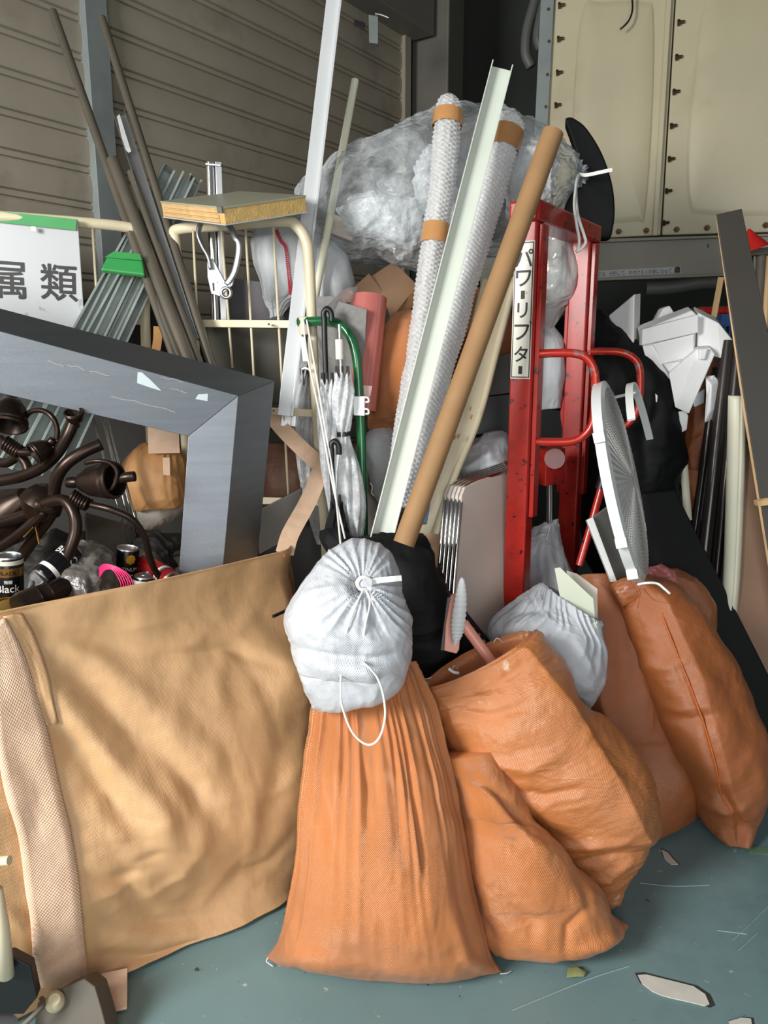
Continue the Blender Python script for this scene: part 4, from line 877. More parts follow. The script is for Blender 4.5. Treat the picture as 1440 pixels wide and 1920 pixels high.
m = MB(); q = PP([(618, 398), (668, 418), (660, 452), (612, 434)], 2.97); m.prism(q, V((.02, .16, 0)))
tag(bend(m.build('paper_box', M('pale_pink_box', (214, 190, 174), .7), smooth=False), .004), 'pale pinkish carton inside the left of the clear plastic bag', 'box')
o = sack('plastic_bag', [(1000, 405, 1035, 410, 3.0, .05), (985, 440, 1070, 440, 2.98, .12), (980, 500, 1086, 500, 2.98, .14), (985, 555, 1078, 560, 2.98, .12), (990, 590, 1064, 575, 2.98, .08), (1000, 640, 1030, 620, 2.98, .03)], clear2, nu=140, nv=120, low=.015, fine=.006, ff=(7, 7), seed=99, floor=False)
tag(o, 'hazy plastic bag bulging between the two red lifter masts', 'bag')
# black curved foam behind the lifter
q = smoothpath([P(x, y, 3.02) for x, y in [(1060, 226), (1066, 219), (1078, 222), (1100, 240), (1128, 285), (1147, 340), (1153, 390), (1149, 430), (1140, 446), (1100, 440), (1060, 400), (1066, 372), (1084, 340), (1082, 295), (1070, 255)]], 5, True)
tag(bend(MB().prism(q, V((.02, .09, 0))).build('foam_fin', black_rub, None, False), .008), 'black fin shaped foam piece rising behind the lifter top bar', 'foam piece')
# bubble wrapped poles
def wrapped(name, pts, Y, rs, lab, tapes, seed, core=(206, 196, 190)):
    q = cat([(*P(x, y, Y_), r) for (x, y), Y_, r in zip(pts, Y, rs)], 800); n = 88
    T = np.gradient(q[:, :3], axis=0); T /= np.linalg.norm(T, axis=1, keepdims=True)
    e1 = np.array([0, 1., 0])-T*T[:, 1:2]; e1 /= np.linalg.norm(e1, axis=1, keepdims=True); e2 = np.cross(T, e1)
    a = np.linspace(0, 2*math.pi, n, endpoint=False)
    s = np.r_[0, np.cumsum(np.linalg.norm(np.diff(q[:, :3], axis=0), axis=1))]
    dirs = e1[:, None]*np.cos(a)[None, :, None]+e2[:, None]*np.sin(a)[None, :, None]
    bub = (np.sin(s[:, None]*2*math.pi/.016)*np.sin(a[None]*11)); bub = np.clip(bub, -.3, 1)*.0042
    low = .004*fbm(np.stack([dirs[..., 0]*2+seed, s[:, None]*9+0*a[None], dirs[..., 2]*2], -1), 3, seed)
    R = q[:, 3][:, None]+bub+low
    G = q[:, None, :3]+dirs*R[..., None]
    o = build_grid(name, G, bubble_m if core[0] < 230 else film('white_bubble_wrap', (246, 247, 248), .6, .8, .15, 90, .2, 120)); tag(o, lab, 'wrapped pole')
    m = MB(); i0 = 0; m.tube([V(p) for p in q[::40, :3]], [max(.004, r*.72) for r in q[::40, 3]], 14); m.build('inner_pole', M('wrapped_core', core, .5), o)
    for t0, t1 in tapes:
        i = int(t0*799); j = int(t1*799); p = [V(x) for x in q[i:j+1:8, :3]]; m = MB().tube(p, [r+.0065 for r in q[i:j+1:8, 3]], 24, caps=False); m.build('tape_band', tape_b, o)
    return o
wrapped('wrapped_pole', [(846, 178), (843, 190), (840, 215), (833, 300), (818, 430), (800, 560), (776, 720), (750, 880)], [2.83, 2.83, 2.82, 2.78, 2.72, 2.66, 2.58, 2.5], [.015, .036, .044, .043, .041, .041, .04, .038],
        'left bubble wrapped pole with two tan tape bands', [(.275, .34), (.565, .61)], 3)
wrapped('wrapped_pole', [(963, 216), (957, 230), (945, 270), (925, 350), (880, 500), (840, 640), (795, 800), (752, 950)], [2.86, 2.86, 2.84, 2.8, 2.72, 2.62, 2.52, 2.44], [.03, .05, .05, .045, .045, .045, .042, .036],
        'right bubble wrapped pole with one tan tape band, behind the cardboard tube', [(.215, .315)], 5, (240, 241, 242))
# pale channel, cardboard tube, cream door leaf
cc = MB().bar(P(940, 128, 2.78), P(708, 1040, 2.26), [(-.035, -.03), (-.031, -.03), (-.031, 0), (.031, 0), (.031, -.03), (.035, -.03), (.035, .004), (-.035, .004)])
tag(bend(cc.build('white_channel', pale_gr, None, False), .001), 'long pale channel profile leaning between the two bubble wrapped poles', 'channel')
pipe('cardboard_tube', (1037, 248, 2.40), (757, 1020, 2.14),   .0315, card, 'long brown cardboard tube leaning across the pile', 'tube')
dl = thing('narrow_door', 'cream painted narrow panel with scuffs, leaning behind the cardboard tube', 'panel', P(800, 1045, 2.4))
slab('leaf', [(905, 520, 2.72), (968, 520, 2.72), (932, 655, 2.66), (896, 788, 2.59), (850, 900, 2.52), (800, 1056, 2.42), (735, 1050, 2.44), (850, 740, 2.6)], .03, cream, dl, bev=.008)
tubeP('rounded_edge', [(966, 522, 2.72), (931, 655, 2.66), (895, 788, 2.59), (849, 900, 2.52), (800, 1050, 2.42)], .013, cream, dl)
m = MB()
for (x, y) in [(882, 786), (858, 822), (851, 824), (846, 812), (880, 770)]:
    t_ = (960-y)/500; c = P(x, y, 2.50+.14*(880-y)/300*.5); m.tube([c, c+V((.004, 0, .014))], .004, 6)
m.build('scuff_mark', M('bare_wood_scuff', (150, 112, 64), .7), dl)
o = MB().tube([P(800, 905, 2.44), P(788, 980, 2.38)], .022, 14).build('blue_roll', blue_wrap); tag(o, 'small shiny blue wrapped roll between cardboard tube and cream panel', 'roll')
pipe('cardboard_tube', (812, 1004, 2.28), (800, 1110, 2.2), .024, card2, 'short cardboard tube stub beside the stacked tabletops', 'tube')
# cardboard scraps, felt and pink roll
tag(slab('card_scrap', [(648, 552, 2.85), (692, 512, 2.95), (732, 566, 2.92), (712, 610, 2.85), (670, 600, 2.82)], .006, card2), 'brown card flap standing behind the pink roll', 'cardboard')
cb = thing('card_box', 'opened brown cardboard box under the clear plastic bag', 'box', P(740, 600, 2.9))
slab('box_flap', [(697, 517, 2.98), (738, 490, 3.05), (783, 534, 2.98), (732, 600, 2.86), (726, 570, 2.88)], .006, card2, cb)
slab('box_side', [(783, 534, 2.98), (786, 560, 2.97), (724, 640, 2.84), (726, 600, 2.86)], .006, card, cb)
o = MB().tube([P(693, 558, 2.72), P(684, 650, 2.68), (P(672, 770, 2.64))], .060, 28, caps=False)
o.tube([P(693, 558, 2.72), P(684, 650, 2.68), P(672, 770, 2.64)], .050, 28, caps=False); pr = tag(o.build('film_roll', pinkfilm), 'glossy pink film roll standing behind the green cart', 'roll')
slab('pale_label', [(676, 722, 2.575), (698, 724, 2.59), (694, 744, 2.585), (674, 742, 2.57)], .002, M('pale_pink_label', (224, 184, 180), .5), pr, bev=0)
v = []; cv = smoothpath(PP([(668, 552, 2.70), (655, 553, 2.67), (640, 560, 2.64), (628, 572, 2.62), (617, 584, 2.61)]), 6)
ribbon('loose_film_edge', cv, .05, clear2, pr, .001, wdir=V((0, .6, -1)))
tag(slab('felt_sheet', [(592, 556, 2.63), (622, 555, 2.63), (640, 566, 2.625), (688, 580, 2.61), (684, 650, 2.61), (674, 745, 2.61), (600, 745, 2.63)], .008, felt), 'grey felt sheet standing in front of the pink roll', 'felt')
# orange and white bags in the middle
o = sack('waste_bag', [(735, 586, 800, 580, 2.88, .06), (712, 620, 840, 612, 2.87, .13), (695, 680, 850, 680, 2.86, .16), (690, 740, 850, 740, 2.85, .16), (690, 790, 830, 800, 2.84, .13), (700, 812, 800, 822, 2.83, .05)], orange, nu=160, nv=120, low=.012, fine=.003, ff=(7, 7), seed=101, floor=False, creases=[([(690, 800), (730, 790), (790, 800)], 10, -.012)])
tag(o, 'orange bag high in the middle of the pile beside the pink roll', 'bag', OB)
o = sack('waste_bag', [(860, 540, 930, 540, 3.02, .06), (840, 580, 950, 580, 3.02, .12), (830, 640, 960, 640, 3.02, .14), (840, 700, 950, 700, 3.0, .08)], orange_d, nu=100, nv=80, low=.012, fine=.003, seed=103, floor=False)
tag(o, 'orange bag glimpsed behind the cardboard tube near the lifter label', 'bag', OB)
o = sack('white_sack', [(690, 812, 740, 815, 2.82, .06), (680, 845, 790, 845, 2.80, .11), (690, 890, 800, 890, 2.79, .13), (700, 930, 790, 930, 2.78, .1), (715, 960, 760, 960, 2.77, .04)], white_bag, nu=130, nv=100, low=.01, fine=.004, seed=105, floor=False)
tag(o, 'white sack under the orange bag in the middle, left of the pale channel', 'sack')
cord('drawstring', PP([(694, 905), (698, 912), (697, 924), (702, 930)], 2.66), .003, string, o)
o = sack('white_sack', [(672, 830, 705, 835, 2.9, .05), (664, 870, 700, 872, 2.9, .08), (668, 915, 702, 918, 2.9, .08), (680, 990, 750, 990, 2.88, .08), (690, 1060, 760, 1060, 2.86, .05)], lining, nu=90, nv=80, low=.01, fine=.003, seed=107, floor=False)
tag(o, 'dull grey sack low behind the green cart', 'sack')
o = sack('white_sack', [(895, 822, 950, 812, 2.78, .05), (872, 845, 960, 840, 2.76, .09), (862, 875, 965, 872, 2.74, .11), (858, 908, 965, 905, 2.73, .1), (865, 960, 960, 960, 2.72, .05)], white_bag, nu=140, nv=100, low=.012, fine=.006, ff=(9, 9), seed=109, floor=False, creases=[([(870, 890), (905, 860), (945, 845)], 8, .012)])
tag(o, 'crumpled white sack above the stacked tabletops', 'sack')
bc = thing('equipment_case', 'black plastic case between the cream panel and the lifter', 'case', P(930, 810, 2.9))
bend(slab('case_body', [(896, 745, 2.86), (965, 738, 2.86), (965, 815, 2.84), (890, 815, 2.84)], .2, black_pl, bc), .008)
bend(slab('case_lid', [(915, 672, 2.9), (962, 660, 2.9), (964, 736, 2.87), (900, 744, 2.87)], .16, grey_case, bc), .008)
# stacked tabletops with chrome rims
for k in range(5):
    dx, dy, dY = -7.5*k, -1.0*k, .022*k
    tt = thing('folding_tabletop', ['front beige tabletop with chrome rim in the leaning stack', 'second tabletop from the front in the leaning stack', 'third tabletop of the five in the leaning stack', 'second tabletop from the back of the leaning stack', 'rearmost tabletop of the leaning stack, next to the short cardboard tube'][k], 'tabletop', P(880, 1170, 2.4), 'stacked tabletops')
    q = [(872+dx, 914+dy, 2.42+dY), (900+dx*.8, 900+dy, 2.46+dY), (960+dx*.3, 880+dy*3, 2.56+dY), (948+dx*.3, 1190, 2.46+dY), (842+dx, 1190, 2.28+dY), (847+dx, 1130, 2.29+dY), (866+dx, 930+dy, 2.40+dY)]
    slab('top_board', q, .012, tabletop, tt, bev=.001)
    MB().tube(smoothpath([P(*a)+V((0, .006, 0)) for a in [(846+dx, 1195, 2.28+dY), (850+dx, 1110, 2.30+dY), (862+dx, 970+dy, 2.37+dY), (866+dx, 932+dy, 2.40+dY), (873+dx, 914+dy, 2.42+dY), (890+dx*.9, 903+dy, 2.45+dY), (960+dx*.3, 880+dy*3, 2.56+dY)]], 6), .0075, 10).build('chrome_rim', chrome, tt, auto=None)
# green pipe cart
gc = thing('green_cart', 'green tubular cart end standing behind the white cords', 'cart', P(680, 1020, 2.55))
MB().tube(smoothpath(PP([(560, 604, 2.66), (600, 602, 2.63), (632, 606, 2.60), (655, 628, 2.58), (668, 668, 2.57), (673, 730, 2.565), (678, 840, 2.56), (682, 1000, 2.55), (686, 1180, 2.52)]), 8), .0155, 16).build('tube_frame', green_p, gc, auto=None)
cl = bend(slab('hook_plate', [(662, 743), (684, 743), (684, 780), (663, 779)], .02, white_pv, gc, 2.535), .002)
for y in (750, 772):
    MB().tube(smoothpath(PP([(684, y-5), (690, y-4), (691, y+3), (685, y+4)], 2.535), 5), .0035, 8).build('hook', white_pv, cl)
# umbrellas
def umbrella(top, shaft, can, mat, lab, handle_mat, ring=None, hook=True, low=None):
    t = thing('umbrella', lab, 'umbrella', P(*can[-1][:2], can[-1][2]), 'umbrellas hung on the cart')
    (x, y, Y) = top
    if hook: MB().tube(smoothpath(PP([(x+14, y+16, Y), (x+13, y, Y), (x+6, y-9, Y), (x-1, y-2, Y), (x, y+14, Y), (x+1, y+60, Y), shaft]), 6), .0095, 10).build('handle', handle_mat, t, auto=None)
    else:
        MB().tube(PP([top, shaft]), .006, 10).build('shaft', chrome, t)
        bend(MB().tube(PP([(top[0], y+28, Y), (top[0]+1, y+66, Y)]), .0135, 12).build('handle', handle_mat, t, auto=None), .002)
    q = cat([(*P(a, b, c_), r) for a, b, c_, r in can], 90); n = 48; a = np.linspace(0, 2*math.pi, n, endpoint=False)
    tw = np.linspace(0, 2.2, 90)[:, None]
    R = q[:, 3][:, None]*(1+.22*np.cos(8*(a[None]+tw))+.08*np.cos(3*a[None]+5*tw))
    tooth = np.zeros((90, n)); tooth[:4] = .012*np.cos(8*a[None])
    G = np.stack([q[:, 0][:, None]+R*np.cos(a)[None], q[:, 1][:, None]+R*np.sin(a)[None], q[:, 2][:, None]+tooth], -1)
    build_grid('canopy', G, mat, t, caps=(False, True))
    for k in range(8):
        an = k*math.pi/4; p0 = V(q[0, :3])+V((math.cos(an), math.sin(an), 0))*q[0, 3]*.95
        MB().tube([p0+V((0, 0, .03)), p0+V((0, 0, -.03))], .0025, 5).build('rib_tip', black_pl, t)
    if ring is not None:
        i = int(ring*89); MB().tube([V(q[i-2, :3]), V(q[i+2, :3])], [q[i, 3]*1.22]*2, 16, caps=False).build('closing_strap', black_pl, t)
    return t
umbrella((608, 588, 2.56), (612, 735, 2.56), [(614, 716, 2.56, .020), (616, 760, 2.56, .030), (620, 830, 2.55, .036), (626, 905, 2.53, .030), (632, 1000, 2.52, .012)], umb_cl, 'clear umbrella with a black crook handle, left of the one with white label', black_pl)
umbrella((636, 608, 2.53), (640, 720, 2.53), [(642, 704, 2.53, .022), (644, 740, 2.53, .031), (643, 790, 2.53, .026), (645, 822, 2.53, .018), (651, 880, 2.52, .036), (660, 950, 2.50, .042), (668, 1005, 2.49, .02)], umb_cl, 'clear umbrella with metal shaft and white grip label, beside the green tube', label_m, ring=.47, hook=False)
umbrella((568, 660, 2.86), (572, 715, 2.86), [(570, 706, 2.86, .018), (568, 760, 2.86, .028), (572, 840, 2.85, .034), (590, 950, 2.84, .03), (600, 1020, 2.82, .01)], umb_cl, 'clear umbrella half hidden behind the cage corner post', bolt_m, hook=False)
umbrella((622, 836, 2.46), (628, 960, 2.45), [(630, 945, 2.45, .016), (633, 1000, 2.44, .034), (640, 1060, 2.42, .038), (650, 1130, 2.40, .012)], black_cloth, 'black umbrella with a black crook handle behind the white tied bag', black_pl)
# black bag and zip case behind the white bag
o = sack('black_bag', [(690, 1008, 790, 1004, 2.30, .05), (640, 1035, 815, 1040, 2.28, .09), (660, 1090, 830, 1090, 2.26, .12), (700, 1150, 850, 1150, 2.24, .13), (735, 1210, 870, 1210, 2.22, .12), (750, 1262, 880, 1255, 2.2, .10), (760, 1330, 900, 1320, 2.16, .05)], black_cloth, nu=150, nv=130, low=.012, fine=.005, ff=(8, 8), seed=111, floor=False)
tag(o, 'soft black fabric bag behind the white tied bag', 'bag')
zc = thing('black_case', 'flat black case with a zipped edge leaning behind the pink broom', 'case', P(850, 1250, 2.2))
slab('case_side', [(735, 1004, 2.34), (770, 1004, 2.34), (800, 1068, 2.27), (850, 1128, 2.20), (918, 1212, 2.12), (912, 1300, 2.10), (800, 1300, 2.16), (760, 1120, 2.28)], .05, black_cloth, zc, bev=.01)
m = MB(); zz = smoothpath(PP([(796, 1064, 2.262), (850, 1128, 2.192), (916, 1212, 2.112)]), 14)
for i in range(0, len(zz)-1, 2): m.tube([zz[i], zz[i].lerp(zz[i+1], .8)], .0022, 5)
m.build('zip_teeth', chrome, zc)
o = sack('black_cloth', [(600, 998, 640, 990, 2.42, .03), (606, 1025, 660, 1010, 2.40, .05), (620, 1050, 690, 1030, 2.38, .05), (640, 1080, 720, 1060, 2.36, .03)], black_cloth, nu=80, nv=60, low=.01, fine=.004, seed=113, floor=False)
tag(o, 'crumpled black cloth lying left of the soft black bag', 'cloth')
o = sack('waste_bag', [(640, 1036, 660, 1030, 2.22, .02), (628, 1050, 690, 1042, 2.2, .05), (640, 1090, 700, 1090, 2.18, .06)], orange, nu=60, nv=40, low=.01, fine=.003, seed=115, floor=False)
tag(o, 'scrap of orange bag peeking over the white tied bag', 'bag', OB)
# pink scrubbing broom
br = thing('scrub_broom', 'pink scrubbing broom with white ribbed head sticking out of the dusty orange bag', 'broom', P(860, 1225, 2.05))
bend(slab('head_plate', [(846, 1116, 2.03), (858, 1112, 2.03), (864, 1180, 2.01), (861, 1218, 2.0), (856, 1226, 2.0), (833, 1220, 2.0), (836, 1170, 2.01)], .018, pink_pl, br), .004)
bend(slab('black_edge', [(838, 1120, 2.04), (847, 1116, 2.04), (836, 1222, 2.01), (825, 1220, 2.01)], .01, black_pl, br), .002)
q = cat([(*P(866, 1083, 1.99), .002), (*P(866, 1090, 1.99), .008), (*P(864, 1120, 1.985), .016), (*P(860, 1160, 1.98), .019), (*P(857, 1190, 1.975), .015), (*P(853, 1212, 1.97), .002)], 120)
a = np.linspace(0, 2*math.pi, 32, endpoint=False); rr = q[:, 3][:, None]*(1+.07*np.sin(np.arange(120)*1.05)[:, None])
G = np.stack([q[:, 0][:, None]+rr*np.cos(a), q[:, 1][:, None]+rr*.7*np.sin(a), q[:, 2][:, None]+0*a[None]], -1); build_grid('ribbed_head', G, M('ribbed_white', (220, 222, 222), .4), br)
MB().tube([P(868, 1168, 2.03), P(918, 1236, 2.0), P(1000, 1345, 1.98)], .0155, 14).build('handle', pink_pl, br)
MB().tube(smoothpath(PP([(842, 1254, 1.95), (850, 1260, 1.94), (860, 1262, 1.93)]), 5), .004, 8).build('white_cap', string, br)
# ================================================================ red hand lifter
lf = thing('hand_lifter', 'red hand lifter with worn mast, D shaped handles and a white label', 'lifter', P(968, 1180, 2.46))
DL = V((.27, .42, 0)); DU = DL.normalized(); EU = V((DU.y, -DU.x, 0)); UP = V((0, 0, 1))
c0 = P(990, 500, 2.48); c0 = V((c0.x, c0.y, 0)); zt = 1.945
def up_col(name, c, z0, z1, prof, mat, bev=.006):
    q = [c+EU*a+DU*b+UP*z0 for a, b in prof]; return bend(MB().prism(q, UP*(z1-z0)).build(name, mat, lf, False), bev, 3)
SEC = [(-.036, -.03), (.036, -.03), (.036, .03), (-.036, .03)]
m1 = up_col('mast', c0, .06, zt-.02, SEC, red_p); c1 = c0+DL
m2 = up_col('mast', c1, .06, zt-.02, [(-.036, -.03), (.036, -.03), (.036, .03), (-.036, .03)], red_p)
RAIL = [(.037, -.012), (.052, -.012), (.052, .03), (.037, .03)]
for c in (c0, c1): up_col('guide_rail', c, 0.98, zt-.06, RAIL, red_p, .002)
up_col('guide_rail', c1, .98, zt-.06, [(-.052, -.012), (-.037, -.012), (-.037, .03), (-.052, .03)], red_p, .002)
t0 = c0-DU*.045; t1 = c1+DU*.05
q = [t0-EU*.05+UP*(zt-.055), t0+EU*.05+UP*(zt-.055), t1+EU*.05+UP*(zt-.055), t1-EU*.05+UP*(zt-.055)]
bend(MB().prism(q, UP*.062).build('top_bar', red_p, lf, False), .008, 3)
for z, h in ((.10, .09), (.62, .05)):
    q = [c0-EU*.03+DU*.02+UP*z, c0+EU*.03+DU*.02+UP*z, c1+EU*.03-DU*.02+UP*z, c1-EU*.03-DU*.02+UP*z]
    bend(MB().prism(q, UP*h).build('cross_member', red_p, lf, False), .004)
for c in (c0, c1):
    bend(MB().prism([c-EU*.03-DU*.03+UP*.05, c-EU*.03+DU*.03+UP*.05, c-EU*.03+DU*.03+UP*.09, c-EU*.03-DU*.03+UP*.09], EU*-.35).build('base_leg', red_p, lf, False), .004)
    for s in (-.33, .02): MB().tube([c+EU*s-DU*.018+UP*.036, c+EU*s+DU*.018+UP*.036], .036, 18).build('wheel', black_pl, lf)
def dhandle(c, px, Y):
    pts = PP(px); return MB().tube(smoothpath(pts, 7), .0135, 14).build('handle', red_worn, lf, auto=None)
h1 = dhandle(c0, [(1006, 664, 2.46), (1040, 662, 2.44), (1080, 663, 2.42), (1103, 674, 2.41), (1115, 700, 2.405), (1116, 740, 2.405), (1112, 790, 2.405), (1098, 814, 2.41), (1075, 827, 2.42), (1040, 829, 2.44), (1000, 828, 2.46)], 0)
dhandle(c1, [(1100, 660, 2.88), (1130, 659, 2.86), (1165, 661, 2.84), (1188, 672, 2.83), (1199, 692, 2.825), (1200, 730, 2.825), (1196, 765, 2.825), (1186, 785, 2.83), (1165, 800, 2.84), (1110, 802, 2.87)], 0)
# vertical label on the mast
FN = -DU; fo = c0-DU*.0305
def mast_pt(x, y, off=.0):
    d = ray(x, y); o = V((0, 0, CAMZ)); p = fo+FN*off; return o+d*((p-o).dot(FN)/d.dot(FN))
zl0 = mast_pt(976, 710).z; zl1 = mast_pt(984, 452).z
def lab(a0, a1, z0, z1, off, mat, name, par, th=.0006):
    return MB().prism([fo+FN*off+EU*a0+UP*z0, fo+FN*off+EU*a1+UP*z0, fo+FN*off+EU*a1+UP*z1, fo+FN*off+EU*a0+UP*z1], FN*th).build(name, mat, par, False)
lb = lab(-.0325, .0325, zl0, zl1, .0003, label_m, 'label_plate', lf)
lab(-.0305, .0305, zl0+.003, zl1-.003, .0010, ink, 'label_border', lb, .0003)
lab(-.0272, .0272, zl0+.0065, zl1-.0065, .0014, label_m, 'label_field', lb, .0003)
ex_, ey_ = EU, UP
for chh, y, h, sx in (('パ', 484, .050, 1.05), ('ワ', 522, .046, 1.05), ('リ', 582, .044, 1.05), ('フ', 623, .046, 1.05), ('タ', 664, .046, 1.05)):
    p = mast_pt(984-(y-480)*.034, y); text('label_character', chh, h, fo+FN*.0019+UP*p.z, ex_, ey_, ink, lb, .022, 0, True, sx)
for y in (553, 694):
    z = mast_pt(980, y).z; lab(-.0065, .0065, z-.0125, z+.0125, .0018, ink, 'long_vowel_bar', lb, .0003)
# lever, jack
lv = PP([(1086, 1060, 2.46), (1108, 985, 2.48), (1130, 905, 2.5)]); MB().tube(lv, .0125, 12).build('lever', red_p, lf)
MB().tube(PP([(1126, 918, 2.495), (1136, 885, 2.505), (1150, 850, 2.515)]), .0185, 14).build('lever_grip', black_pl, lf)
bend(slab('jack_block', [(1024, 845, 2.66), (1060, 840, 2.68), (1060, 905, 2.68), (1022, 912, 2.66)], .08, red_p, lf), .02, 4)
MB().tube(PP([(1030, 905, 2.70), (1030, 980, 2.70)]), .012, 14).build('jack_piston', chrome, lf)
MB().tube([P(1040, 860, 2.62), P(1040, 860, 2.78)], .035, 20).build('pulley', red_p, lf)
o = sack('white_sack', [(1012, 612, 1040, 612, 2.98, .03), (1000, 650, 1056, 650, 2.97, .09), (1000, 710, 1058, 710, 2.96, .1), (1000, 770, 1050, 765, 2.95, .06)], white_dull, nu=90, nv=70, low=.008, fine=.003, seed=121, floor=False)
tag(o, 'grey white sack between the lifter masts, behind the left handle', 'sack')
bend(slab('black_box', [(1000, 765, 2.92), (1058, 770, 2.92), (1056, 850, 2.9), (1000, 850, 2.9)], .12, black_pl), .006); tag(bpy.data.objects['black_box'], 'black box between the lifter masts under the grey white sack', 'box')
o = sack('white_sack', [(1000, 990, 1048, 972, 2.72, .02), (975, 1020, 1052, 1010, 2.70, .07), (930, 1060, 1066, 1055, 2.68, .10), (922, 1110, 1082, 1105, 2.66, .12), (926, 1170, 1080, 1160, 2.64, .10)], white_bag, nu=140, nv=110, low=.010, fine=.004, ff=(9, 9), seed=123, floor=False, creases=[([(1020, 985), (1015, 1050), (1020, 1110)], 9, .016), ([(1040, 1000), (1050, 1060)], 8, -.012)])
tag(o, 'white sack with a pointed folded top, behind the foot of the red mast', 'sack'); GWS = GRID[o.name]
cord('drawstring', [on(GWS, x, y, .006) for x, y in [(1032, 988), (1028, 1000), (1022, 1012)]], .003, string, o)
# ================================================================ black sheet and mat
o = sack('black_tarp', [(1040, 600, 1128, 582, 3.160, .04), (1040, 640, 1180, 632, 3.140, .10), (1050, 700, 1236, 690, 3.110, .16), (1050, 770, 1277, 752, 3.090, .18), (1060, 840, 1274, 840, 3.060, .18), (1070, 900, 1268, 905, 3.040, .16), (1090, 980, 1262, 965, 3.020, .13), (1110, 1080, 1260, 1060, 3.000, .1)], black_rub,
     nu=180, nv=150, low=.015, fine=.003, ff=(4, 4), seed=131, floor=False, creases=[([(1210, 640), (1245, 760), (1240, 880)], 16, .02), ([(1180, 640), (1215, 760), (1210, 900)], 14, -.02)])
tag(o, 'bulky black rubber sheet bundled behind the right lifter mast', 'sheet')
tag(slab('white_thread', [(1229, 738), (1233, 742), (1232, 754), (1230, 754)], .002, string, None, 2.78, bev=0), 'tiny white thread on the black rubber sheet', 'thread')
q = [(1150, 930, 2.74), (1215, 900, 2.78), (1266, 916, 2.78), (1330, 1050, 2.66), (1440, 1262, 2.48), (1560, 1480, 2.32), (1520, 1560, 2.24), (1430, 1480, 2.36), (1300, 1300, 2.5), (1200, 1150, 2.6)]
o = slab('black_mat', [(1150, 930, 2.76), (1266, 918, 2.76), (1440, 1262, 2.50), (1505, 1395, 2.42), (1330, 1480, 2.42), (1240, 1300, 2.5)], .03, black_rub, None, bev=.006)
tag(o, 'flat black rubber mat leaning down to the floor behind the far right orange bag', 'mat')
# ================================================================ fan guard and white panel in the far right bag
fg = thing('fan_guard', 'round white fan guard seen almost edge on, standing in the far right bag', 'fan guard', P(1200, 1090, 2.38))
top, bot = P(1128, 716, 2.46), P(1204, 1090, 2.33); cc_ = (top+bot)/2; e1 = (top-bot).normalized(); Rr = (top-bot).length/2
e2 = V((.37, .93, .02)); e2 = (e2-e1*e2.dot(e1)).normalized(); e3 = e1.cross(e2).normalized()
if e3.x < 0: e3 = -e3
na = 160; prof = [(Rr*.12, .03)]+[(Rr*(.12+.82*k/46), .03-.018*(k/46)+(.007 if k % 2 else -.007)) for k in range(1, 47)]
v = []; f = []
for r, h in prof: v += [cc_+(e1*math.cos(2*math.pi*i/na)+e2*math.sin(2*math.pi*i/na))*r*(1+.014*(1 if i % 2 else -1))+e3*h for i in range(na)]
for j in range(len(prof)-1):
    for i in range(na): f.append([j*na+i, j*na+(i+1) % na, (j+1)*na+(i+1) % na, (j+1)*na+i])
f.append(list(range(na))); put('mesh_disc', v, f, grate, fg, False)
m = MB(); ring = []
for r, h in ((Rr*.93, .008), (Rr*.935, .018), (Rr, .012), (Rr, -.016), (Rr*.985, -.016), (Rr*.94, .0)): ring.append([cc_+(e1*math.cos(2*math.pi*i/96)+e2*math.sin(2*math.pi*i/96))*r+e3*h for i in range(96)])
v = [p for g in ring for p in g]; f = [[j*96+i, j*96+(i+1) % 96, ((j+1) % 6)*96+(i+1) % 96, ((j+1) % 6)*96+i] for j in range(6) for i in range(96)]
put('outer_rim', v, f, white_pv, fg, True, None, None, 40)
for ang in (math.radians(122), math.radians(215), math.radians(240), math.radians(295)):
    p = cc_+(e1*math.cos(-ang)+e2*math.sin(ang))*Rr*1.02
    R3 = Matrix((e1, e2, e3)).transposed(); bend(MB().box(p, .03, .03, .032, R3).build('rim_clip', white_pv, fg, False), .002)
pts = [cc_+(e1*math.cos(a)+e2*math.sin(a))*Rr*.9+e3*(.075) for a in np.linspace(-.95, 1.15, 40)]
v = []; f = []
for p in pts: 
    r = (p-cc_).normalized(); v += [p, p+e3*.022, p+e3*.022+r*.006, p+r*.006]
for i in range(39):
    for k in range(4): f.append([i*4+k, i*4+(k+1) % 4, i*4+4+(k+1) % 4, i*4+4+k])
put('carry_band', v, f, white_pv, fg, True, None, None, 40)
MB().tube([pts[24]-e3*.06, pts[24]+e3*.01], .005, 8).build('band_post', white_pv, fg)
wp_ = thing('white_lined_panel', 'grey panel with a bright white edge, standing beside the fan guard', 'panel', P(1150, 1090, 2.4))
slab('panel_face', [(1110, 972, 2.44), (1148, 944, 2.52), (1180, 1092, 2.45), (1152, 1094, 2.38)], .012, M('grey_panel', (142, 142, 138), .5), wp_)
slab('white_edge', [(1100, 975, 2.425), (1112, 969, 2.425), (1157, 1090, 2.365), (1146, 1092, 2.365)], .03, white_pv, wp_)
o = sack('clear_wrapper', [(1212, 1068, 1240, 1062, 2.42, .02), (1210, 1080, 1262, 1074, 2.41, .03), (1212, 1098, 1270, 1094, 2.40, .03)], film('red_tint_film', (214, 120, 116), .45, .8, .15, 20, .6, 40), nu=60, nv=40, low=.01, fine=.006, seed=141, floor=False)
tag(o, 'crumpled clear and red wrapper in the mouth of the far right bag', 'wrapper')
o = sack('waste_bag', [(1225, 1068, 1268, 1066, 2.56, .03), (1235, 1095, 1310, 1090, 2.55, .07), (1250, 1140, 1336, 1132, 2.54, .08), (1265, 1200, 1338, 1190, 2.53, .06)], orange_d, nu=110, nv=80, low=.010, fine=.004, ff=(9, 9), seed=143, floor=False)
tag(o, 'folded dark orange bag edge behind the far right bag', 'bag', OB)
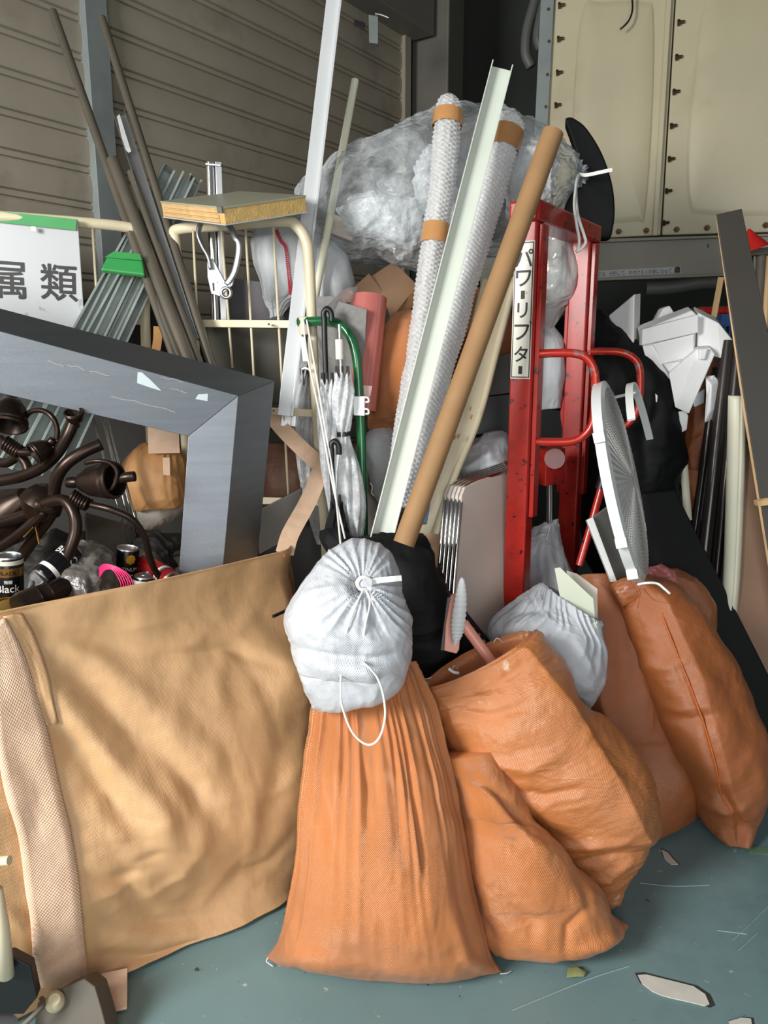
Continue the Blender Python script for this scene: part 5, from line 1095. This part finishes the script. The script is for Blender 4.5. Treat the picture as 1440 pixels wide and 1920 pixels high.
# ================================================================ styrofoam offcuts
FG_ = 'styrofoam offcuts on the right of the pile'
def blk(px, dv, lab_, extra=(), nm='styrofoam_piece'):
    q = PP(px); m = MB().prism(q, V(dv))
    for e in extra:
        qq = PP(e[0]); m.prism(qq, V(e[1]))
    o = bend(m.build(nm, foam, None, False), .004, 2); return tag(o, lab_, 'styrofoam', FG_)
blk([(1141, 592, 3.12), (1190, 551, 3.04), (1188, 655, 3.04), (1160, 648, 3.10)], (.055, .10, .01), 'tall angular styrofoam corner, leftmost of the offcuts')
blk([(1232, 600, 3.12), (1244, 578, 3.12), (1256, 573, 3.12), (1268, 592, 3.12), (1266, 640, 3.12), (1236, 640, 3.12)], (0, .06, 0), 'small notched styrofoam bit behind the ribbed tray')
blk([(1199, 620, 3.00), (1298, 582, 3.00), (1306, 590, 3.0), (1302, 716, 2.98), (1262, 716, 2.98), (1212, 680, 2.98)], (.02, .10, .02), 'large ribbed styrofoam tray in the middle of the offcuts',
    extra=[([(1199, 618, 3.0), (1303, 590, 3.0), (1303, 624, 3.0), (1198, 648, 3.0)], (0, -.035, 0)), ([(1220, 645, 3.0), (1297, 626, 3.0), (1297, 668, 3.0), (1240, 682, 3.0)], (0, -.025, 0)), ([(1236, 682, 3.0), (1290, 674, 3.0), (1290, 690, 3.0), (1250, 702, 3.0)], (0, -.045, 0))])
blk([(1308, 586, 3.02), (1348, 606, 2.98), (1378, 643, 2.96), (1352, 672, 2.96), (1306, 660, 3.0)], (.03, .12, .03), 'wedge of broken styrofoam with ragged edge, right of the ribbed tray')
blk([(1254, 700, 2.93), (1308, 654, 2.93), (1332, 652, 2.93), (1341, 664, 2.93), (1292, 776, 2.91), (1266, 764, 2.91)], (.02, .06, .01), 'long tilted styrofoam strip below the ribbed tray', extra=[([(1308, 655, 2.93), (1324, 653, 2.93), (1318, 674, 2.93), (1308, 674, 2.93)], (0, -.02, 0))])
blk([(1322, 708, 2.94), (1334, 722, 2.92), (1333, 770, 2.92), (1320, 794, 2.92), (1324, 740, 2.94)], (.045, .03, .012), 'small upright styrofoam block hanging at the right of the offcuts', extra=[([(1325, 706, 2.95), (1338, 704, 2.95), (1350, 716, 2.95), (1351, 744, 2.95), (1334, 724, 2.93)], (0, .03, 0))])
blk([(1266, 772, 2.95), (1286, 770, 2.95), (1291, 780, 2.95), (1288, 806, 2.95), (1266, 818, 2.95)], (.01, .06, 0), 'small dull styrofoam lump, lowest of the offcuts')
blk([(1296, 745, 3.02), (1322, 728, 3.02), (1320, 756, 3.02), (1302, 764, 3.02)], (.01, .05, 0), 'thin styrofoam shard behind the small upright block')
# ================================================================ boards, rolls and bags at far right
for k, (rows, lb, mm) in enumerate([([(1296, 670, 1345, 668, 3.15, .05), (1284, 720, 1350, 720, 3.14, .09), (1280, 790, 1350, 790, 3.13, .1), (1278, 860, 1345, 860, 3.12, .1), (1284, 930, 1340, 930, 3.1, .07)], 'brown orange bag under the styrofoam offcuts', orange_d),
       ([(1284, 880, 1330, 880, 3.05, .05), (1280, 930, 1335, 925, 3.04, .08), (1284, 985, 1325, 980, 3.03, .05)], 'lower brown orange bag between black tarp and dark rolls', orange_d)]):
    tag(sack('waste_bag', rows, mm, nu=90, nv=80, low=.012, fine=.005, ff=(7, 7), seed=151+k, floor=False), lb, 'bag', OB)
tag(MB().tube(PP([(1282, 872, 2.98), (1290, 975, 2.95)]), .016, 12).build('white_pole', creamroll), 'short cream rod end between the black tarp and brown bag', 'pole')
for k, (a, b, r) in enumerate([((1366, 640, 2.98), (1318, 1060, 2.82), .026), ((1385, 660, 2.96), (1342, 1090, 2.80), .026), ((1345, 690, 3.05), (1300, 1020, 2.94), .018)]):
    pipe('dark_roll', a, b, r, dkroll, ['dark brown film roll leaning left of the cream roll', 'dark brown film roll directly behind the cream roll', 'thin dark roll, leftmost of the dark rolls'][k], 'roll', 'dark film rolls leaning at the right')
q = cat([(*P(1382, 742, 2.80), .030), (*P(1380, 850, 2.76), .031), (*P(1376, 980, 2.70), .030), (*P(1371, 1090, 2.64), .028), (*P(1362, 1190, 2.60), .027)], 60); n = 60; a = np.linspace(0, 2*math.pi, n, endpoint=False)
rad = q[:, 3][:, None]*(1-.16*np.exp(-((np.angle(np.exp(1j*(a-4.75))))/.07)**2)[None])
G = np.stack([q[:, 0][:, None]+rad*np.cos(a), q[:, 1][:, None]+rad*np.sin(a), q[:, 2][:, None]+0*a[None]], -1)
o = build_grid('cream_roll', G, creamroll); tag(o, 'cream sheet roll with a split seam standing in front of the dark rolls', 'roll')
db = thing('dark_board', 'long dark brown board with a pale wood edge leaning at the right edge', 'board', P(1440, 1000, 2.6))
q = [(1343, 402, 2.86), (1391, 391, 2.84), (1470, 760, 2.68), (1555, 1170, 2.5), (1466, 1190, 2.52), (1400, 780, 2.70)]
slab('board_face', q, .008, dkboard, db)
slab('wood_edge', [(1341, 404, 2.865), (1348, 404, 2.863), (1404, 780, 2.702), (1470, 1190, 2.522), (1460, 1190, 2.53), (1394, 780, 2.72)], .03, wood, db)
tag(bend(MB().prism(PP([(1420, 941, 2.55), (1446, 936, 2.5), (1448, 946, 2.5), (1422, 950, 2.55)]), V((0, .03, -.0))).build('wood_stick', wood, None, False), .001), 'pale wood stick end poking out in front of the dark board', 'stick')
tag(slab('brown_board', [(1400, 830, 2.78), (1480, 830, 2.78), (1500, 1330, 2.52), (1440, 1330, 2.52), (1372, 1150, 2.62)], .01, mdf), 'plain brown hardboard sheet behind the dark board at the right edge', 'board')
cr = thing('blue_crate', 'blue plastic crate behind the boards at the right', 'crate', P(1400, 640, 3.4))
m = MB(); Y_ = 3.38; A1, A2 = P(1312, 590, Y_), P(1520, 586, Y_); wv = (A2-A1); zz = A1.z; zb = P(1312, 690, Y_).z
def cbox(a0, a1, z0, z1, d=.02, y=0.): m.prism([A1+wv*a0+UP*(z0-zz)+V((0, y, 0)), A1+wv*a1+UP*(z0-zz)+V((0, y, 0)), A1+wv*a1+UP*(z1-zz)+V((0, y, 0)), A1+wv*a0+UP*(z1-zz)+V((0, y, 0))], V((0, d, 0)))
cbox(0, 1, zz-.05, zz, .03); cbox(0, 1, zb, zb+.03); cbox(0, 1, zz-.15, zz-.13)
for k in range(22): cbox(k/21-.008 if k else 0, min(1, k/21+.008), zb, zz, .018)
cbox(0, 1, zb, zz, .015, .4); m.prism([A1, A1+V((0, .4, 0)), A1+V((0, .4, zb-zz)), A1+V((0, 0, zb-zz))], V((.015, 0, 0))); m.prism([A2, A2+V((0, .4, 0)), A2+V((0, .4, zb-zz)), A2+V((0, 0, zb-zz))], V((-.015, 0, 0)))
cbox(0, 1, zb, zb+.015, .4)
m.build('crate_body', blue_pl, cr, False)
rb = bend(MB().prism([A1+V((.02, .05, .0)), A2+V((0, .05, .0)), A2+V((0, .35, .0)), A1+V((.02, .35, 0))], V((0, 0, .035))).build('red_tray', red_pl, None, False), .012, 3); tag(rb, 'red plastic tray resting on the blue crate', 'tray')
cn = P(1412, 430, 3.3); m = MB().lathe(P(1413, 468, 3.3), P(1404, 429, 3.3), [(0, .062), (.3, .045), (.7, .02), (1, .004)], 20)
tag(m.build('red_cone', red_pl), 'small red cone on the pole rack beside the dark board', 'cone')
pr_ = thing('pole_rack', 'pole rack with a grey crosspiece holding the red cone', 'rack', P(1425, 600, 3.35))
bend(slab('crosspiece', [(1398, 468, 3.31), (1450, 462, 3.31), (1450, 476, 3.31), (1402, 480, 3.31)], .05, dust, pr_), .01)
MB().tube(PP([(1428, 474, 3.34), (1424, 600, 3.34)]), .022, 14).build('grey_pole', dust, pr_)
MB().tube(PP([(1408, 476, 3.36), (1408, 600, 3.36)]), .01, 10).build('grey_pole', black_pl, pr_)
tag(MB().tube(PP([(1443, 480, 3.2), (1432, 640, 3.2)]), .012, 10).build('wood_stick', wood), 'thin wooden stick upright at the right edge by the pole rack', 'stick')
tag(bend(MB().bar(P(1352, 520, 3.36), P(1338, 596, 3.36), [(-.012, -.012), (.012, -.012), (.012, .012), (-.012, .012)]).build('wood_stick', wood, None, False), .002), 'short wooden stick left of the dark board above the blue crate', 'stick')
o = MB().tube(smoothpath([T(1212, 541, -.02), T(1260, 538, -.03), T(1310, 530, -.03), T(1352, 527, -.02)], 6), .035, 12, flat=.6).build('pale_sheet_edge', hose_w); tag(o, 'rolled pale sheet edge hanging just under the tank beam', 'sheet')
# ================================================================ bronze chandelier in the bulk bag
cd_ = thing('chandelier', 'dark bronze chandelier with curling arms dumped in the bulk bag', 'chandelier', P(90, 1080, 2.2))
def arm(px, Y, r=.0135, flat=1.0, name='arm'):
    pts = PP(px) if len(px[0]) == 3 else PP(px, Y); return MB().tube(smoothpath(pts, 8), r, 12, flat=flat).build(name, bronze, cd_, auto=None)
arm([(-30, 905, 2.2), (30, 896, 2.17), (75, 878, 2.14), (105, 852, 2.12), (128, 815, 2.11), (141, 782, 2.12)], 0, .0165)
arm([(40, 1045, 2.2), (70, 1000, 2.17), (97, 960, 2.14), (104, 905, 2.12), (122, 872, 2.11), (155, 848, 2.12), (190, 832, 2.14)], 0, .0175)
arm([(82, 945, 2.10), (118, 938, 2.07), (138, 960, 2.05), (142, 995, 2.04), (130, 1035, 2.03), (116, 1075, 2.03), (110, 1112, 2.03)], 0, .0165)
arm([(150, 942, 2.08), (178, 948, 2.06), (210, 956, 2.05), (248, 974, 2.06), (270, 1005, 2.08), (281, 1045, 2.10), (292, 1072, 2.12), (310, 1092, 2.13)], 0, .0095)
arm([(-30, 990, 2.22), (20, 975, 2.18), (60, 960, 2.14), (92, 935, 2.12)], 0, .016)
arm([(-30, 1040, 2.2), (10, 1020, 2.16), (50, 990, 2.13), (84, 958, 2.11)], 0, .015)
arm([(44, 800, 2.16), (48, 782, 2.15), (60, 771, 2.14), (80, 770, 2.13), (98, 782, 2.12), (107, 804, 2.12), (106, 824, 2.12)], 0, .0075, name='ring')
arm([(0, 820, 2.18), (14, 836, 2.16), (30, 846, 2.14), (52, 848, 2.13), (70, 845, 2.12), (86, 838, 2.11), (100, 824, 2.11)], 0, .011)
arm([(-30, 860, 2.22), (10, 868, 2.2), (35, 855, 2.18), (48, 868, 2.17), (54, 886, 2.16)], 0, .014)
for pts, Y, r, nt in (([(10, 830), (24, 840), (38, 848)], 2.145, .018, 6), ([(136, 930), (150, 940), (166, 947)], 2.065, .017, 6)):
    q = smoothpath(PP(pts, Y), 30); t = (q[-1]-q[0]).normalized(); e = t.cross(V((0, 1, 0))).normalized(); e_ = t.cross(e)
    MB().tube([p+(e*math.cos(i/len(q)*nt*6.283)+e_*math.sin(i/len(q)*nt*6.283))*r for i, p in enumerate(q)], .0042, 7).build('wire_wrap', bronze, cd_, auto=None)
def cup(a, b, r, nm='candle_cup'):
    A_, B_ = P(*a), P(*b); m = MB().lathe(A_, B_, [(0, r*.15), (.0, r*.3), (.12, r*.34), (.2, r*.25), (.3, r*.55), (.5, r*.85), (.75, r*.98), (.86, r*1.05), (.9, r*.98), (.96, r*1.08), (1., r*1.02), (1., r*.9), (.8, r*.8), (.5, r*.6)], 28)
    return m.build(nm, bronze, cd_, auto=35)
cup((24, 732, 2.18), (14, 800, 2.12), .05)
cup((128, 905, 2.10), (216, 900, 2.05), .048); arm([(216, 900, 2.05), (236, 895, 2.04), (253, 893, 2.04)], 0, .014, name='candle_nub')
arm([(160, 868, 2.04), (182, 864, 2.03), (206, 868, 2.03), (219, 884, 2.03), (216, 905, 2.03), (206, 918, 2.03), (192, 920, 2.03)], 0, .006, name='ring')
cup((104, 828, 2.12), (62, 852, 2.08), .03); cup((110, 1090, 2.03), (62, 1160, 2.00), .042)
cup((144, 800, 2.12), (138, 772, 2.10), .026)
MB().lathe(P(98, 910, 2.16), P(60, 975, 2.14), [(0, .012), (.15, .04), (.35, .055), (.6, .06), (.8, .045), (1, .02)], 28).build('hub', bronze, cd_)
MB().lathe(P(66, 948, 2.12), P(106, 945, 2.10), [(0, .02), (.1, .027), (.2, .024), (.3, .027), (.4, .024), (.5, .027), (.6, .024), (.8, .027), (1, .02)], 20).build('collar', bronze, cd_)
MB().lathe(P(-20, 1010, 2.3), P(50, 930, 2.24), [(0, .05), (.4, .08), (.7, .075), (1, .03)], 24).build('canopy_dish', bronze, cd_)
# ================================================================ cans and scraps
def can(base, top, r, mat, lab_, bands=(), lid=alum):
    A_, B_ = P(*base), P(*top); L_ = (B_-A_).length; t = thing('drink_can', lab_, 'can', A_, 'empty cans in the bulk bag')
    MB().lathe(A_, B_, [(0, r*.8), (.03, r*.92), (.06, r), (.92, r), (.96, r*.94)], 30).build('can_body', mat, t, auto=35)
    MB().lathe(A_.lerp(B_, .955), B_, [(0, r*.94), (.6, r*.9), (1, r*.9), (1, r*.82), (.3, r*.8)], 30).build('can_lid', lid, t, auto=35)
    MB().lathe(A_.lerp(B_, .0), A_.lerp(B_, .03), [(0, r*.72), (0, r*.8), (1, r*.93)], 30).build('can_rim', lid, t, auto=35)
    for z0, z1, mm in bands: MB().lathe(A_.lerp(B_, z0), A_.lerp(B_, z1), [(0, r*1.006), (1, r*1.006)], 30).build('printed_band', mm, t, auto=35)
    return t, A_, B_
def can_text(tr, A_, B_, r, body, pos, h, mat, tilt=0., sx=1.0):
    ax = (B_-A_).normalized(); c = A_.lerp(B_, pos); view = (V((0, 0, CAMZ))-c); view = (view-ax*view.dot(ax)).normalized(); view = (Matrix.Rotation(tilt, 3, ax) @ view)
    xd = ax.cross(view); o = text('can_lettering', body, h, c+view*(r*1.012), xd, ax, mat, tr, .015, 0, True, sx)
    me = o.data; lo = WL[o.name]
    for v in me.vertices:                        # lettering follows the round of the can
        p = lo+v.co; q = p-c; u = q.dot(xd); a_ = u/r; p2 = c+ax*q.dot(ax)+(view*math.cos(a_)+xd*math.sin(a_))*r*1.012; v.co = p2-lo
white_pr = M('white_print', (222, 222, 216), .4)
t, a, b = can((16, 1128, 2.02), (14, 1040, 2.02), .040, can_b, 'upright black can with a gold band, at the left edge', [(.60, .78, gold), (.84, .93, M('pale_print', (200, 196, 180), .35))])
can_text(t, a, b, .040, 'BLACK', .68, .010, can_b); can_text(t, a, b, .040, 'Black', .36, .020, white_pr)
can_text(t, a, b, .040, '微糖', .5, .010, white_pr)
t, a, b = can((76, 1086, 1.98), (140, 1030, 2.07), .033, can_b, 'black can lying on its side with its silver base towards the front', [(.2, .3, white_pr)])
can_text(t, a, b, .033, 'BLACK', .72, .022, white_pr, .2)
MB().lathe(P(75, 1087, 1.975), P(76, 1086, 1.98), [(0, .029), (0, .024), (.6, .022), (.3, .01), (.2, .008), (1, .004)], 26).build('domed_base', alum, t, auto=35)
t, a, b = can((232, 1100, 2.22), (240, 1026, 2.22), .034, can_b, 'upright black can with white lettering and a yellow emblem', [])
can_text(t, a, b, .034, 'PLATINUM', .52, .011, white_pr); can_text(t, a, b, .034, 'BLACK', .30, .022, white_pr)
ax = (b-a).normalized(); c = a.lerp(b, .77); vw = (V((0, 0, CAMZ))-c); vw = (vw-ax*vw.dot(ax)).normalized(); vw = Matrix.Rotation(.35, 3, ax) @ vw; xd = ax.cross(vw)
pts = []
for k in range(16):
    an = k*math.pi/8; s = .0155 if k % 2 == 0 else .0135; u, w_ = math.cos(an)*s, math.sin(an)*s; al = u/.034; pts.append(c+ax*w_+(vw*math.cos(al)+xd*math.sin(al))*.0345)
pts.append(c+vw*.0352); put('emblem', pts, [[k, (k+1) % 16, 16] for k in range(16)], can_y, t, False)
t, a, b = can((272, 1140, 2.14), (273, 1078, 2.14), .035, can_b, 'black can with silver lid in front of the red can', [(.78, .9, white_pr)])
can_text(t, a, b, .035, 'COFFEE', .6, .010, white_pr); m = MB(); p = b+V((0, 0, .003)); m.tube([p+V((math.cos(x)*.012, math.sin(x)*.018, 0)) for x in np.linspace(0, 6.283, 14)[:-1]], .002, 6, close=True).build('pull_tab', alum, t)
can((325, 1092, 2.12), (268, 1056, 2.26), .033, can_r, 'red can lying on its side near the steel frame leg', [(.2, .3, white_pr)])
can((14, 1190, 1.92), (16, 1132, 1.90), .036, gold, 'gold can at the left edge below the gold banded black can', [], gold)
o = sack('plastic_scrap', [(140, 1028, 175, 1022, 2.16, .03), (125, 1050, 195, 1045, 2.14, .06), (118, 1080, 208, 1076, 2.1, .08), (112, 1110, 215, 1105, 2.06, .08), (110, 1150, 215, 1150, 2.02, .06)], film('dirty_film', (104, 100, 94), .5, .85, .25, 12, .6, 30), nu=120, nv=90, low=.015, fine=.010, ff=(14, 14), seed=161, floor=False)
tag(o, 'crumpled dirty plastic film between the lying black can and magenta wire', 'film')
pw = thing('wire_coil', 'small coil of magenta wire in the bulk bag', 'wire', P(220, 1110, 2.05))
for k in range(6):
    s = k*9-14; cord('wire_loop', PP([(186, 1078-s*.4, 1.99), (196, 1066-s*.25, 1.98), (212+s*.2, 1066-s*.1, 1.97), (226+s*.5, 1078, 1.965), (234+s*.5, 1096, 1.96), (234+s*.6, 1118, 1.96)]),   .0019, pink_w, pw)
tag(cord('grey_hose', PP([(10, 1168, 1.9), (30, 1146, 1.9), (46, 1130, 1.9), (56, 1110, 1.92), (60, 1092, 1.95)]), .008, hose_g, n=10), 'short grey hose curving over the bag rim at the left', 'hose')
m = MB().lathe(P(130, 1096, 2.0), P(30, 1140, 1.88), [(0, .02), (.15, .03), (.4, .034), (.42, .037), (.46, .034), (.6, .035), (.62, .038), (.66, .035), (.9, .036), (1, .03)], 24)
tag(m.build('bronze_pipe_fitting', bronze), 'dark bronze lamp socket with ridges lying at the bag rim', 'socket')
o = MB().tube(PP([(44, 1008, 2.1), (66, 985, 2.12), (74, 1020, 2.1)]), .003, 6).build('brass_clip', gold); tag(o, 'tiny brass clip between the chandelier arms', 'clip')
for (x0, y0, x1, y1) in [(20, 1010, 200, 1000)]:
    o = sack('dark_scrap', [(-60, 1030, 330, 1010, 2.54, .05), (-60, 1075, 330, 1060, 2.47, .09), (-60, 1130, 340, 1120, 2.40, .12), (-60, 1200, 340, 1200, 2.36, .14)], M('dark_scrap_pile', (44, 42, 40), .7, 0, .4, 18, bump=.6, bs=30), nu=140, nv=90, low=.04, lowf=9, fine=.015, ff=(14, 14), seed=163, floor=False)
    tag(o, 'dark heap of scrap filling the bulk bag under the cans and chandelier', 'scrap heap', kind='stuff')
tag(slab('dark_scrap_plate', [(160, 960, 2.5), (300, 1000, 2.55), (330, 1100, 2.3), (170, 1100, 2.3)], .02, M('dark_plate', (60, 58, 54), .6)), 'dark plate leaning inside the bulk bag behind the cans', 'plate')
# ================================================================ trolley corner at the bottom left
tr = thing('trolley', 'dusty dark trolley corner with an ivory knob at the bottom left', 'trolley', P(100, 1900, 1.45))
G0 = lambda x, y, Y: P(x, y, Y)
bend(slab('caster_cover', [(70, 1880, 1.46), (118, 1852, 1.46), (158, 1835, 1.46), (178, 1850, 1.46), (190, 1890, 1.44), (204, 1945, 1.42), (60, 1960, 1.40)], .07, dust, tr), .012, 3)
slab('cover_ridge', [(104, 1902, 1.475), (168, 1862, 1.50), (171, 1866, 1.50), (107, 1908, 1.47)], .006, M('worn_ridge', (122, 114, 100), .6), tr, bev=0)
MB().lathe(P(104, 1882, 1.46), P(102, 1874, 1.43), [(0, .012), (.0, .019), (.5, .0215), (.8, .019), (1, .012)], 24).build('knob', ivory, tr, auto=50)
bend(slab('black_bracket', [(-40, 1795, 1.38), (22, 1793, 1.39), (58, 1812, 1.40), (70, 1870, 1.39), (44, 1902, 1.38), (-40, 1905, 1.37)], .03, black_pl, tr), .008, 3)
MB().tube(PP([(-10, 1670, 1.36), (3, 1740, 1.365), (12, 1830, 1.37)]), .0155, 14).build('upright_pole', cream, tr, auto=None)
MB().tube(PP([(-40, 1618, 1.38), (18, 1613, 1.37)]), .0095, 14).build('crossbar_stub', ivory, tr)
cord('torn_strap', PP([(-10, 1850, 1.44), (10, 1838, 1.44), (40, 1822, 1.44)]), .004, card2, tr)
cord('grey_lever', PP([(40, 1925, 1.38), (62, 1905, 1.39), (80, 1885, 1.41), (78, 1872, 1.43)]), .006, dust, tr)
bend(slab('grey_block', [(-20, 1908, 1.38), (20, 1895, 1.40), (34, 1908, 1.40), (30, 1940, 1.36), (-20, 1950, 1.35)], .04, alum, tr), .006)
